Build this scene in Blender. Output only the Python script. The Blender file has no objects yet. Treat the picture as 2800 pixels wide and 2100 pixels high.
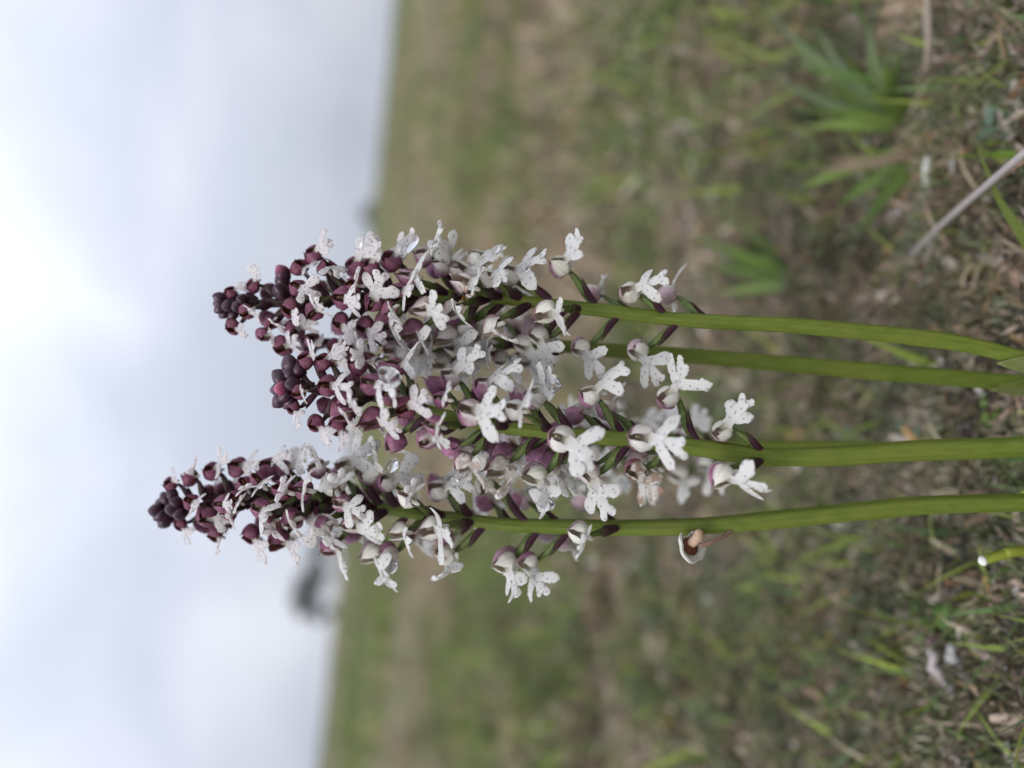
import bpy, math, random
import numpy as np
from mathutils import Vector, Matrix

rng = np.random.default_rng(7)
random.seed(7)
S = bpy.context.scene
C = S.collection
R = math.radians

# ------------------------------------------------------------------ camera
CAM_H = 0.156
PITCH = math.atan(425 / 2100)
F_PX = 2100.0                       # focal length in pixels of the 2800 px photograph
fwd = Vector((0, math.cos(PITCH), -math.sin(PITCH)))
upv = Vector((0, math.sin(PITCH), math.cos(PITCH)))
rgt = Vector((1, 0, 0))
CAM = Vector((0, 0, CAM_H))
FOCUS = 0.1415
cd = bpy.data.cameras.new('camera')
cam = bpy.data.objects.new('camera', cd)
C.objects.link(cam)
cd.sensor_fit = 'HORIZONTAL'
cd.sensor_width = 36.0
cd.lens = 27.0
cd.clip_start = 0.005
cd.clip_end = 2000
# the phone was held on its side: the picture's left edge is the top of the world
m = Matrix((( -upv.x, rgt.x, -fwd.x, CAM.x), (-upv.y, rgt.y, -fwd.y, CAM.y),
            (-upv.z, rgt.z, -fwd.z, CAM.z), (0, 0, 0, 1)))
cam.matrix_world = m
cd.dof.use_dof = True
cd.dof.focus_distance = FOCUS
cd.dof.aperture_fstop = 5.7
S.camera = cam

# ------------------------------------------------------------------ sky and sun
SUN_EL, SUN_AZ = R(50), R(-150)        # azimuth from +Y towards +X
W = bpy.data.worlds.new('World')
S.world = W
W.use_nodes = True
nt = W.node_tree
nt.nodes.clear()
def N(tree, t, **kw):
    n = tree.nodes.new(t)
    for k, v in kw.items():
        setattr(n, k, v)
    return n
def L(tree, a, b):
    tree.links.new(a, b)
sky = N(nt, 'ShaderNodeTexSky', sky_type='NISHITA', sun_disc=False)
sky.sun_elevation = SUN_EL
sky.sun_rotation = SUN_AZ
bg1 = N(nt, 'ShaderNodeBackground'); bg1.inputs[1].default_value = 0.11
L(nt, sky.outputs[0], bg1.inputs[0])
tc = N(nt, 'ShaderNodeTexCoord')
mp = N(nt, 'ShaderNodeMapping')
mp.inputs['Location'].default_value = (1.55, 0.35, 1.87)
mp.inputs['Scale'].default_value = (1.0, 1.0, 1.7)
L(nt, tc.outputs['Generated'], mp.inputs[0])
nz = N(nt, 'ShaderNodeTexNoise'); nz.inputs['Scale'].default_value = 3.4
nz.inputs['Detail'].default_value = 3.0; nz.inputs['Roughness'].default_value = 0.45
nz.inputs['Distortion'].default_value = 0.3
L(nt, mp.outputs[0], nz.inputs['Vector'])
rp = N(nt, 'ShaderNodeValToRGB')
rp.color_ramp.elements[0].position = 0.36; rp.color_ramp.elements[0].color = (0.525, 0.565, 0.665, 1)
rp.color_ramp.elements[1].position = 0.70; rp.color_ramp.elements[1].color = (0.73, 0.755, 0.83, 1)
e = rp.color_ramp.elements.new(0.52); e.color = (0.61, 0.645, 0.745, 1)
L(nt, nz.outputs[0], rp.inputs[0])
# an overcast sky grows brighter from the horizon to the zenith
sx = N(nt, 'ShaderNodeSeparateXYZ'); L(nt, tc.outputs['Generated'], sx.inputs[0])
mr = N(nt, 'ShaderNodeMapRange')
mr.inputs['From Min'].default_value = 0.0; mr.inputs['From Max'].default_value = 1.0
mr.inputs['To Min'].default_value = 0.89; mr.inputs['To Max'].default_value = 2.35
L(nt, sx.outputs['Z'], mr.inputs['Value'])
bg2 = N(nt, 'ShaderNodeBackground')
L(nt, rp.outputs[0], bg2.inputs[0]); L(nt, mr.outputs[0], bg2.inputs[1])
mx = N(nt, 'ShaderNodeMixShader'); mx.inputs[0].default_value = 0.96
L(nt, bg1.outputs[0], mx.inputs[1]); L(nt, bg2.outputs[0], mx.inputs[2])
wo = N(nt, 'ShaderNodeOutputWorld'); L(nt, mx.outputs[0], wo.inputs[0])

sd = bpy.data.lights.new('sun', 'SUN'); sd.energy = 1.5; sd.angle = R(25); sd.color = (1, 0.97, 0.93)
sun = bpy.data.objects.new('sun', sd); C.objects.link(sun)
sdir = Vector((math.sin(SUN_AZ) * math.cos(SUN_EL), math.cos(SUN_AZ) * math.cos(SUN_EL), math.sin(SUN_EL)))
sun.rotation_euler = sdir.to_track_quat('Z', 'Y').to_euler()
sun.location = (0, 0, 5)

S.view_settings.view_transform = 'Standard'
S.view_settings.look = 'None'
S.view_settings.exposure = 0.1
S.view_settings.gamma = 1.0
S.view_settings.use_curve_mapping = False
S.render.engine = 'CYCLES'
S.cycles.use_denoising = True
S.cycles.max_bounces = 6
S.cycles.adaptive_threshold = 0.025
S.cycles.transparent_max_bounces = 8
S.cycles.sample_clamp_indirect = 4.0
S.cycles.caustics_refractive = True
S.cycles.caustics_reflective = False

# ------------------------------------------------------------------ helpers
def at(px, py, D):
    """world point seen at photograph pixel (px, py), D metres in front of the lens"""
    return CAM + fwd * D + rgt * ((1050 - py) / F_PX * D) + upv * ((1400 - px) / F_PX * D)

def tag(o, label=None, cat=None, group=None, kind=None):
    if label: o['label'] = label
    if cat: o['category'] = cat
    if group: o['group'] = group
    if kind: o['kind'] = kind
    return o

def empty(name, loc):
    o = bpy.data.objects.new(name, None)
    o.empty_display_size = 0.005
    o.location = loc
    C.objects.link(o)
    return o

def mesh_from(name, V, F, mat=None, attrs=None, smooth=True):
    me = bpy.data.meshes.new(name)
    me.from_pydata([tuple(map(float, v)) for v in V], [], [tuple(map(int, f)) for f in F])
    if attrs:
        for k, (typ, arr) in attrs.items():
            a = me.attributes.new(k, typ, 'POINT')
            arr = np.asarray(arr, dtype=np.float32)
            if typ == 'FLOAT':
                a.data.foreach_set('value', arr.ravel())
            elif typ == 'FLOAT_VECTOR':
                a.data.foreach_set('vector', arr.ravel())
            else:
                a.data.foreach_set('color', arr.ravel())
    if smooth:
        me.polygons.foreach_set('use_smooth', [True] * len(me.polygons))
    if mat: me.materials.append(mat)
    me.update()
    return me

def mesh_fast(name, V, T, mat, col=None, smooth=False):
    """V (n,3), T (m,3) triangles, col (n,3) pigment"""
    me = bpy.data.meshes.new(name)
    n, k = len(V), len(T)
    me.vertices.add(n); me.vertices.foreach_set('co', np.asarray(V, np.float32).ravel())
    me.loops.add(k * 3); me.loops.foreach_set('vertex_index', np.asarray(T, np.int32).ravel())
    me.polygons.add(k)
    me.polygons.foreach_set('loop_start', np.arange(0, k * 3, 3, dtype=np.int32))
    if smooth: me.polygons.foreach_set('use_smooth', np.ones(k, bool))
    if col is not None:
        a = me.attributes.new('col', 'FLOAT_COLOR', 'POINT')
        c4 = np.ones((n, 4), np.float32); c4[:, :3] = col
        a.data.foreach_set('color', c4.ravel())
    me.materials.append(mat)
    me.update(calc_edges=True); me.validate()
    return me

def obj(name, me, parent=None, world=None):
    o = bpy.data.objects.new(name, me)
    C.objects.link(o)
    if parent is not None:
        o.parent = parent
        o.matrix_parent_inverse = wmat(parent).inverted()
    o.matrix_basis = world if world is not None else Matrix.Identity(4)
    return o
_WM = {}
def wmat(o):
    """world matrix of an object whose basis is given in world space"""
    if o.type == 'EMPTY': return Matrix.Translation(o.location)
    return o.matrix_basis.copy()

def sweep(P, Sd, Nm, a, b, k=8, cup=0.0, cap=True, ridges=0, twist=0.0):
    """flattened tube: half width a along Sd, half thickness b along Nm; returns V,F,t"""
    P = np.asarray(P, float); n = len(P)
    Sd = np.broadcast_to(np.asarray(Sd, float), (n, 3)); Nm = np.broadcast_to(np.asarray(Nm, float), (n, 3))
    a = np.broadcast_to(np.asarray(a, float), (n,)); b = np.broadcast_to(np.asarray(b, float), (n,))
    V = []; F = []; T = []
    for i in range(n):
        for j in range(k):
            th = 2 * math.pi * j / k
            rr = 1.0
            if ridges: rr = 1 + 0.055 * math.cos(ridges * th + twist * i) + 0.03 * math.cos((2 * ridges + 1) * th + 1 + twist * .5 * i)
            c, s = math.cos(th) * rr, math.sin(th) * rr
            V.append(P[i] + Sd[i] * (c * a[i]) + Nm[i] * (s * b[i] + cup * a[i] * c * c))
            T.append(i / (n - 1))
    for i in range(n - 1):
        for j in range(k):
            j2 = (j + 1) % k
            F.append((i * k + j, i * k + j2, (i + 1) * k + j2, (i + 1) * k + j))
    if cap:
        F.append(tuple(range(k - 1, -1, -1))); F.append(tuple((n - 1) * k + j for j in range(k)))
    return V, F, T

def spline(pts, n):
    """Catmull-Rom through points, n samples evenly by index"""
    p = np.asarray(pts, float)
    p = np.vstack([2 * p[0] - p[1], p, 2 * p[-1] - p[-2]])
    m_ = len(p) - 3
    out = []
    for u in np.linspace(0, m_ - 1e-6, n):
        i = int(u); t = u - i
        a, b, c, d = p[i:i + 4]
        out.append(0.5 * (2 * b + (c - a) * t + (2 * a - 5 * b + 4 * c - d) * t * t + (3 * b - a - 3 * c + d) * t ** 3))
    return np.array(out)

def frames(P, hint):
    P = np.asarray(P, float)
    T = np.gradient(P, axis=0); T /= np.linalg.norm(T, axis=1)[:, None] + 1e-12
    s = np.cross(T, np.asarray(hint, float)); ln = np.linalg.norm(s, axis=1)[:, None]
    s = s / (ln + 1e-12)
    nn = np.cross(s, T)
    return T, s, nn

class MB:
    def __init__(s): s.V = []; s.F = []; s.A = {}
    def add(s, V, F, **attrs):
        o = len(s.V); s.V += list(V); s.F += [tuple(i + o for i in f) for f in F]
        for k, v in attrs.items():
            s.A.setdefault(k, [])
            s.A[k] += list(v) if hasattr(v, '__len__') and len(v) == len(V) else [v] * len(V)

# value noise (for clumps of pigment and uneven ground)
_tab = np.random.default_rng(3).random((256, 256))
def vnoise(x, y, sc, off=0):
    x = np.asarray(x, float) * sc + off * 17.3 + 1000; y = np.asarray(y, float) * sc + off * 9.7 + 1000
    i = np.floor(x).astype(int); j = np.floor(y).astype(int)
    u = x - i; v = y - j
    u = u * u * (3 - 2 * u); v = v * v * (3 - 2 * v)
    g = lambda a, b: _tab[a % 256, b % 256]
    return (g(i, j) * (1 - u) + g(i + 1, j) * u) * (1 - v) + (g(i, j + 1) * (1 - u) + g(i + 1, j + 1) * u) * v

def gz(x, y):
    """height of the ground: a hillside falling to +X, uneven on several scales"""
    x = np.asarray(x, float); y = np.asarray(y, float)
    r = np.hypot(x, y)
    z = -0.1 * x
    z = z + (vnoise(x, y, 45, 1) - .5) * 0.006 + (vnoise(x, y, 14, 5) - .5) * 0.010 * np.clip((r - .1) / .3, 0, 1)
    z = z + (vnoise(x, y, 3, 2) - .5) * 0.05 * np.clip((r - .35) / 1.2, 0, 1)
    z = z + (vnoise(x, y, .5, 3) - .5) * 0.10 * np.clip((r - 2) / 6, 0, 1)
    z = z + (vnoise(x, y, .22, 6) - .5) * .45 * np.clip((r - 20) / 60, 0, 1) + (vnoise(x, y, .05, 4) - .5) * 1.6 * np.clip((r - 20) / 60, 0, 1)
    z = z - 0.04 * np.clip(y - 75, 0, None) - 0.0002 * np.clip(y - 75, 0, None) ** 2
    return z

# ------------------------------------------------------------------ materials
def mat_new(name):
    m_ = bpy.data.materials.new(name); m_.use_nodes = True
    t = m_.node_tree; t.nodes.clear()
    out = N(t, 'ShaderNodeOutputMaterial')
    return m_, t, out
def rgb(t, c):
    n = N(t, 'ShaderNodeRGB'); n.outputs[0].default_value = (*c, 1); return n.outputs[0]
def mixc(t, f, a, b, mode='MIX'):
    n = N(t, 'ShaderNodeMix', data_type='RGBA', blend_type=mode)
    n.clamp_factor = True
    for sock, v in ((n.inputs[0], f), (n.inputs[6], a), (n.inputs[7], b)):
        if hasattr(v, 'is_linked'): L(t, v, sock)
        elif isinstance(v, tuple): sock.default_value = (*v, 1)
        else: sock.default_value = v
    return n.outputs[2]
def mth(t, op, a, b=0.0, clamp=False):
    n = N(t, 'ShaderNodeMath', operation=op); n.use_clamp = clamp
    for sock, v in ((n.inputs[0], a), (n.inputs[1], b)):
        if hasattr(v, 'is_linked'): L(t, v, sock)
        else: sock.default_value = v
    return n.outputs[0]
def mapr(t, v, a, b, c, d, smooth=True):
    n = N(t, 'ShaderNodeMapRange')
    n.interpolation_type = 'SMOOTHSTEP' if smooth else 'LINEAR'
    L(t, v, n.inputs['Value'])
    for k, x in (('From Min', a), ('From Max', b), ('To Min', c), ('To Max', d)):
        if hasattr(x, 'is_linked'): L(t, x, n.inputs[k])
        else: n.inputs[k].default_value = x
    return n.outputs[0]
def attr(t, name):
    return N(t, 'ShaderNodeAttribute', attribute_name=name)
def noise(t, scale, detail=2, vec=None, rough=.5):
    n = N(t, 'ShaderNodeTexNoise'); n.inputs['Scale'].default_value = scale; n.inputs['Detail'].default_value = detail
    n.inputs['Roughness'].default_value = rough
    if vec is None:
        vec = N(t, 'ShaderNodeTexCoord').outputs['Object']
    L(t, vec, n.inputs['Vector'])
    return n
def finish(t, out, col, rough=.5, trans=.0, spec=.3, bump=None, bstr=.2, bdist=.0002, tcol=None):
    p = N(t, 'ShaderNodeBsdfPrincipled')
    L(t, col, p.inputs['Base Color'])
    if hasattr(rough, 'is_linked'): L(t, rough, p.inputs['Roughness'])
    else: p.inputs['Roughness'].default_value = rough
    p.inputs['Specular IOR Level'].default_value = spec
    if bump is not None:
        b = N(t, 'ShaderNodeBump'); b.inputs['Strength'].default_value = bstr; b.inputs['Distance'].default_value = bdist
        L(t, bump, b.inputs['Height']); L(t, b.outputs[0], p.inputs['Normal'])
    if trans > 0:
        tr = N(t, 'ShaderNodeBsdfTranslucent'); L(t, tcol if tcol is not None else col, tr.inputs[0])
        ms = N(t, 'ShaderNodeMixShader'); ms.inputs[0].default_value = trans
        L(t, p.outputs[0], ms.inputs[1]); L(t, tr.outputs[0], ms.inputs[2]); L(t, ms.outputs[0], out.inputs[0])
    else:
        L(t, p.outputs[0], out.inputs[0])

def make_hood_mat():
    """sepals: purple when young (object colour R = age), white with a purple crown when old"""
    m_, t, out = mat_new('sepal')
    oi = N(t, 'ShaderNodeObjectInfo')
    sp = N(t, 'ShaderNodeSeparateColor'); L(t, oi.outputs['Color'], sp.inputs[0])
    age, rnd, brown = sp.outputs[0], sp.outputs[1], sp.outputs[2]
    pig = attr(t, 'pig').outputs['Fac']; vein = attr(t, 'vein').outputs['Fac']; inner = attr(t, 'inner').outputs['Fac']
    nz = noise(t, 900, 3)
    nv = mth(t, 'MULTIPLY', mth(t, 'SUBTRACT', nz.outputs[0], .5), .45)
    th = mapr(t, age, .1, .68, -.75, .34, False)
    x = mth(t, 'SUBTRACT', mth(t, 'ADD', pig, nv), th)
    f = mth(t, 'MULTIPLY', mapr(t, x, -.12, .24, 0, 1), mapr(t, age, .85, 1, 1, .6))
    purple = mixc(t, mapr(t, age, .0, .75, 0, 1), (0.215, 0.060, 0.105), (0.54, 0.24, 0.39))
    purple = mixc(t, mapr(t, nz.outputs[0], .4, .75, 0, .5), purple, (0.10, 0.022, 0.050))
    white = mixc(t, mapr(t, age, .4, .95, 0, 1), (0.72, 0.60, 0.63), (0.84, 0.83, 0.76))
    white = mixc(t, mapr(t, rnd, 0, 1, 0, .25), white, (0.80, 0.76, 0.60))
    col = mixc(t, f, white, purple)
    col = mixc(t, mth(t, 'MULTIPLY', vein, mapr(t, age, .2, .7, .25, .5)), col, (0.24, 0.22, 0.09))
    # inside of the hood and column: ochre green
    inc = mixc(t, mapr(t, age, 0, .6, 0, 1), (0.26, 0.09, 0.05), (0.74, 0.66, 0.50))
    col = mixc(t, inner, col, inc)
    col = mixc(t, mth(t, 'MULTIPLY', brown, mapr(t, nz.outputs[0], .35, .6, 0, 1)), col, (0.22, 0.08, 0.035))
    fine = noise(t, 2600, 3)
    finish(t, out, col, .48, .26, .35, fine.outputs[0], .35, .00012)
    return m_
def make_lip_mat():
    m_, t, out = mat_new('lip')
    oi = N(t, 'ShaderNodeObjectInfo')
    sp = N(t, 'ShaderNodeSeparateColor'); L(t, oi.outputs['Color'], sp.inputs[0])
    age, brown = sp.outputs[0], sp.outputs[2]
    lp = attr(t, 'lp').outputs['Vector']
    cb = N(t, 'ShaderNodeCombineXYZ')
    L(t, mth(t, 'MULTIPLY', oi.outputs['Random'], 57.0), cb.inputs[2])
    L(t, mth(t, 'MULTIPLY', oi.outputs['Random'], 31.0), cb.inputs[0])
    va = N(t, 'ShaderNodeVectorMath', operation='ADD'); L(t, lp, va.inputs[0]); L(t, cb.outputs[0], va.inputs[1])
    vo = N(t, 'ShaderNodeTexVoronoi', feature='F1'); vo.inputs['Scale'].default_value = .8; vo.inputs['Randomness'].default_value = .85
    vo.voronoi_dimensions = '2D'
    L(t, va.outputs[0], vo.inputs['Vector'])
    nz = noise(t, 2.2, 2, va.outputs[0])
    d = mth(t, 'ADD', vo.outputs['Distance'], mth(t, 'MULTIPLY', mth(t, 'SUBTRACT', nz.outputs[0], .5), .14))
    spot = mapr(t, d, .08, .18, 1, 0)
    # only the outer lip is dotted
    sq = N(t, 'ShaderNodeSeparateXYZ'); L(t, lp, sq.inputs[0])
    spot = mth(t, 'MULTIPLY', spot, mapr(t, sq.outputs['Y'], 1.2, 2.2, 0, .62))
    base = mixc(t, mapr(t, age, 0, .5, 0, 1), (0.92, 0.88, 0.88), (0.92, 0.91, 0.885))
    base = mixc(t, mapr(t, nz.outputs[0], .45, .75, 0, .25), base, (0.78, 0.77, 0.66))
    dot = mixc(t, mapr(t, age, 0, .8, 0, 1), (0.16, 0.06, 0.14), (0.27, 0.19, 0.30))
    col = mixc(t, spot, base, dot)
    neck = mapr(t, sq.outputs['Y'], -.3, 1.6, .45, 0)
    col = mixc(t, neck, col, (0.66, 0.60, 0.40))
    bn = noise(t, 500, 2)
    col = mixc(t, mth(t, 'MULTIPLY', brown, mapr(t, bn.outputs[0], .4, .6, .1, .95)), col, (0.42, 0.24, 0.11))
    fine = noise(t, 3000, 3)
    finish(t, out, col, .38, .60, .45, fine.outputs[0], .3, .0001)
    return m_
def make_bud_mat():
    m_, t, out = mat_new('bud')
    nz = noise(t, 700, 3)
    oi = N(t, 'ShaderNodeObjectInfo')
    sp = N(t, 'ShaderNodeSeparateColor'); L(t, oi.outputs['Color'], sp.inputs[0])
    col = mixc(t, mapr(t, nz.outputs[0], .3, .7, 0, 1), (0.022, 0.009, 0.018), (0.075, 0.020, 0.042))
    col = mixc(t, mth(t, 'MULTIPLY', sp.outputs[0], attr(t, 'tip').outputs['Fac']), col, (0.42, 0.07, 0.15))
    fine = noise(t, 2500, 3)
    finish(t, out, col, .36, .0, .5, fine.outputs[0], .3, .0002)
    return m_
def make_green(name, c1, c2, c3, rough=.5, trans=.0, sc=(900, 900, 120)):
    """stem tissue with fine long streaks"""
    m_, t, out = mat_new(name)
    tco = N(t, 'ShaderNodeTexCoord'); mp_ = N(t, 'ShaderNodeMapping'); mp_.inputs['Scale'].default_value = sc
    L(t, tco.outputs['Object'], mp_.inputs[0])
    nz = noise(t, 1.0, 3, mp_.outputs[0])
    n2 = noise(t, 120, 2)
    col = mixc(t, mapr(t, nz.outputs[0], .3, .7, 0, 1), c1, c2)
    col = mixc(t, mapr(t, n2.outputs[0], .4, .75, 0, .7), col, c3)
    dk = attr(t, 'dark').outputs['Fac']
    col = mixc(t, dk, col, (0.055, 0.018, 0.030))
    finish(t, out, col, rough, trans, .3, nz.outputs[0], .4, .0002)
    return m_
def make_attr_mat(name, rough=.7, trans=.25, bump=1500, bstr=.3):
    m_, t, out = mat_new(name)
    col = attr(t, 'col').outputs['Color']
    nz = noise(t, bump, 2)
    col = mixc(t, mapr(t, nz.outputs[0], .3, .7, .0, .3), col, mixc(t, .55, col, (0.03, 0.025, 0.015)))
    finish(t, out, col, rough, trans, .2, nz.outputs[0], bstr, .0003)
    return m_

M_HOOD = make_hood_mat(); M_LIP = make_lip_mat(); M_BUD = make_bud_mat()
M_STEM = make_green('stem_green', (0.118, 0.162, 0.022), (0.155, 0.200, 0.033), (0.165, 0.190, 0.034), .42, .12)
M_OVARY = make_green('ovary_green', (0.075, 0.130, 0.026), (0.15, 0.20, 0.05), (0.10, 0.13, 0.04), .5, .1, (1500, 1500, 500))
M_BRACT = make_green('bract', (0.12, 0.15, 0.06), (0.22, 0.22, 0.12), (0.10, 0.05, 0.05), .55, .1)
M_LEAF = make_green('leaf_green', (0.15, 0.18, 0.045), (0.21, 0.23, 0.08), (0.26, 0.21, 0.11), .6, .25)
M_GRASS = make_attr_mat('grass_blade')
M_DRY = make_attr_mat('dry_litter', .8, .15, 900)
M_MOSS = make_attr_mat('moss', .9, .1, 900)

def make_ground_mat():
    m_, t, out = mat_new('turf_soil')
    geo = N(t, 'ShaderNodeNewGeometry').outputs['Position']
    a = noise(t, 60, 4, geo); b = noise(t, 9, 4, geo); c = noise(t, 1.3, 4, geo); d = noise(t, .12, 3, geo)
    col = mixc(t, mapr(t, a.outputs[0], .35, .65, 0, 1), (0.070, 0.056, 0.038), (0.20, 0.165, 0.118))
    grn = mixc(t, mapr(t, b.outputs[0], .4, .6, 0, 1), (0.100, 0.128, 0.046), (0.205, 0.180, 0.115))
    far = mixc(t, mapr(t, c.outputs[0], .38, .62, 0, 1), (0.095, 0.118, 0.048), (0.190, 0.165, 0.110))
    far = mixc(t, mapr(t, d.outputs[0], .4, .6, 0, .7), far, (0.115, 0.125, 0.062))
    px = N(t, 'ShaderNodeSeparateXYZ'); L(t, geo, px.inputs[0])
    col = mixc(t, mapr(t, px.outputs['Y'], .25, 1.2, .15, .75), col, grn)
    col = mixc(t, mapr(t, px.outputs['Y'], 1.5, 6, 0, .9), col, far)
    finish(t, out, col, .95, 0, .1, a.outputs[0], .6, .004)
    return m_
M_GROUND = make_ground_mat()

def make_water_mat():
    m_, t, out = mat_new('water')
    g = N(t, 'ShaderNodeBsdfGlass'); g.inputs['IOR'].default_value = 1.333; g.inputs['Roughness'].default_value = 0.0
    L(t, g.outputs[0], out.inputs[0])
    return m_
M_WATER = make_water_mat()

# ------------------------------------------------------------------ ground
def build_ground():
    rad = np.concatenate([[0.03], np.geomspace(0.05, 500, 170)])
    ns = 240
    th = np.linspace(0, 2 * math.pi, ns, endpoint=False)
    X = rad[:, None] * np.sin(th)[None]; Y = rad[:, None] * np.cos(th)[None]
    Z = gz(X, Y)
    V = np.stack([X, Y, Z], -1).reshape(-1, 3)
    V = np.vstack([V, [[0, 0, float(gz(0, 0))]]])
    T = []
    k = len(rad)
    i = np.arange(k - 1)[:, None] * ns; j = np.arange(ns)[None]; j2 = (j + 1) % ns
    A = (i + j).ravel(); B = (i + j2).ravel(); Cc = (i + ns + j2).ravel(); D = (i + ns + j).ravel()
    T = np.concatenate([np.stack([A, B, Cc], 1), np.stack([A, Cc, D], 1)])
    cen = len(V) - 1
    T = np.concatenate([T, np.stack([np.full(ns, cen), (np.arange(ns) + 1) % ns, np.arange(ns)], 1)])
    T = T[:, ::-1]
    o = obj('ground', mesh_fast('ground', V, T, M_GROUND, smooth=True))
    tag(o, 'sloping grassland hillside of short turf and thatch', 'ground', kind='structure')
build_ground()

def blades(X, Y, length, width, lean, bend, segs=3, z0=-.002):
    """curved tapering grass blades; arrays of n"""
    n = len(X)
    az = rng.random(n) * 2 * math.pi
    d = np.stack([np.cos(az), np.sin(az)], 1)
    side = np.stack([-d[:, 1], d[:, 0]], 1)
    roll = rng.normal(0, .5, n)
    Z = gz(X, Y) + z0
    V = np.zeros((n, 2 * segs + 1, 3))
    ang = lean.copy(); px = np.zeros(n); pz = np.zeros(n)
    for s in range(segs + 1):
        t = s / segs
        w = width * (1 - t ** 1.6) * .5 * (0.75 + .5 * math.sin(math.pi * min(1, t + .25)))
        bx = X + d[:, 0] * px; by = Y + d[:, 1] * px; bz = Z + pz
        if s < segs:
            for q, sg in ((0, -1), (1, 1)):
                V[:, 2 * s + q, 0] = bx + sg * side[:, 0] * w * np.cos(roll)
                V[:, 2 * s + q, 1] = by + sg * side[:, 1] * w * np.cos(roll)
                V[:, 2 * s + q, 2] = bz + sg * w * np.sin(roll)
        else:
            V[:, 2 * s, 0] = bx; V[:, 2 * s, 1] = by; V[:, 2 * s, 2] = bz
        px = px + np.sin(ang) * length / segs; pz = pz + np.cos(ang) * length / segs
        ang = ang + bend / segs
    # keep drooping tips on the ground
    gzv = gz(V[..., 0], V[..., 1]) + .001
    V[..., 2] = np.maximum(V[..., 2], gzv - .003)
    m_ = 2 * segs + 1
    tri = []
    for s in range(segs - 1):
        a = 2 * s
        tri += [(a, a + 1, a + 3), (a, a + 3, a + 2)]
    a = 2 * (segs - 1); tri.append((a, a + 1, a + 2))
    tri = np.array(tri)
    T = (np.arange(n)[:, None, None] * m_ + tri[None]).reshape(-1, 3)
    return V.reshape(-1, 3), T, m_

def wedge(n, y0, y1, half, pad):
    """points spread over the part of the hillside the lens takes in"""
    y = np.sqrt(rng.random(n) * (y1 ** 2 - y0 ** 2) + y0 ** 2)
    x = (rng.random(n) * 2 - 1) * (half * y + pad)
    return x, y

GREENS = np.array([(.075, .122, .026), (.13, .182, .034), (.085, .128, .046), (.165, .212, .046), (.075, .112, .044), (.13, .165, .075)])
STRAWS = np.array([(.27, .225, .15), (.22, .175, .115), (.32, .275, .195), (.22, .155, .10), (.26, .20, .145), (.18, .155, .10)])
LITTER = np.array([(.20, .15, .105), (.27, .215, .165), (.11, .08, .054), (.23, .145, .06), (.30, .265, .225), (.37, .35, .32), (.16, .11, .085), (.22, .18, .145), (.05, .04, .030)])
MOSSES = np.array([(.125, .125, .07), (.19, .175, .12), (.11, .128, .08), (.25, .23, .175), (.21, .16, .11), (.14, .15, .10), (.06, .055, .04), (.125, .145, .065), (.24, .19, .15)])
_PK = 1.0
def pick(pal, n, x=None, y=None, sc=0, off=0):
    if x is None: idx = rng.integers(0, len(pal), n)
    else:
        v = vnoise(x, y, sc, off) * .75 + rng.random(n) * .35
        idx = np.clip((v * len(pal)).astype(int), 0, len(pal) - 1)
    c = pal[idx] * np.array([1.04, 1.0, .98]) * rng.normal(1.46, .36, (n, 1)).clip(.5, 2.4)
    return np.clip(c + rng.normal(0, .008, (n, 3)), .01, .8)

def scatter_blades(name, label, cat, zones, pal, mat, green):
    Vs, Ts, Cs = [], [], []; o = 0
    for (n, y0, y1, l0, l1, w0, w1, lean0, lean1, bend) in zones:
        x, y = wedge(int(n), y0, y1, .62, .06)
        k1, k2 = (34, 11) if y1 < .5 else ((9, 3.5) if y1 < 2 else (2.2, .6))
        mask = vnoise(x, y, k1, 8) * .55 + vnoise(x, y, k2, 9) * .45
        keep = (mask + rng.normal(0, .06, len(x)) > (.51 if y1 < .5 else .53)) if green else (mask + rng.normal(0, .07, len(x)) < .57)
        x, y = x[keep], y[keep]; n = len(x)
        ln = rng.uniform(l0, l1, n); wd = rng.uniform(w0, w1, n)
        V, T, k = blades(x, y, ln, wd, rng.uniform(lean0, lean1, n), rng.uniform(0, bend, n), 3)
        c = pick(pal, n, x, y, 7 if y1 < 1.2 else 1.5, 11 if green else 12)
        Vs.append(V); Ts.append(T + o); Cs.append(np.repeat(c, k, 0)); o += len(V)
    ob = obj(name, mesh_fast(name, np.vstack(Vs), np.vstack(Ts), mat, np.vstack(Cs), True))
    tag(ob, label, cat, kind='stuff')

#        n     y0   y1    length       width          lean      bend
scatter_blades('short_grass', 'short green grass growing through the turf', 'grass', [
    (3000, .09, .30, .006, .018, .0008, .0024, .1, 1.3, 2.0),
    (9500, .10, .45, .008, .028, .0007, .0021, .1, 1.2, 1.2),
    (1300, .13, .5, .02, .05, .0016, .0034, .1, .8, 1.0),
    (22000, .45, 1.5, .015, .05, .001, .003, .1, 1.0, 1.2),
    (22000, 1.5, 6, .03, .08, .003, .007, .1, .9, 1.0),
    (14000, 6, 30, .05, .14, .01, .03, .1, .8, 1.0)], GREENS, M_GRASS, True)
scatter_blades('dry_grass', 'dead straw coloured grass matted over the turf', 'grass', [
    (6500, .10, .45, .006, .024, .0005, .0014, .6, 1.5, 1.4),
    (3800, .09, .30, .006, .022, .0007, .0018, .4, 1.5, 2.4),
    (24000, .45, 1.5, .015, .06, .0009, .003, .6, 1.6, .8),
    (24000, 1.5, 6, .03, .09, .003, .007, .5, 1.5, .8),
    (12000, 6, 30, .05, .14, .01, .03, .4, 1.4, .8)], STRAWS, M_DRY, False)

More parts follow.
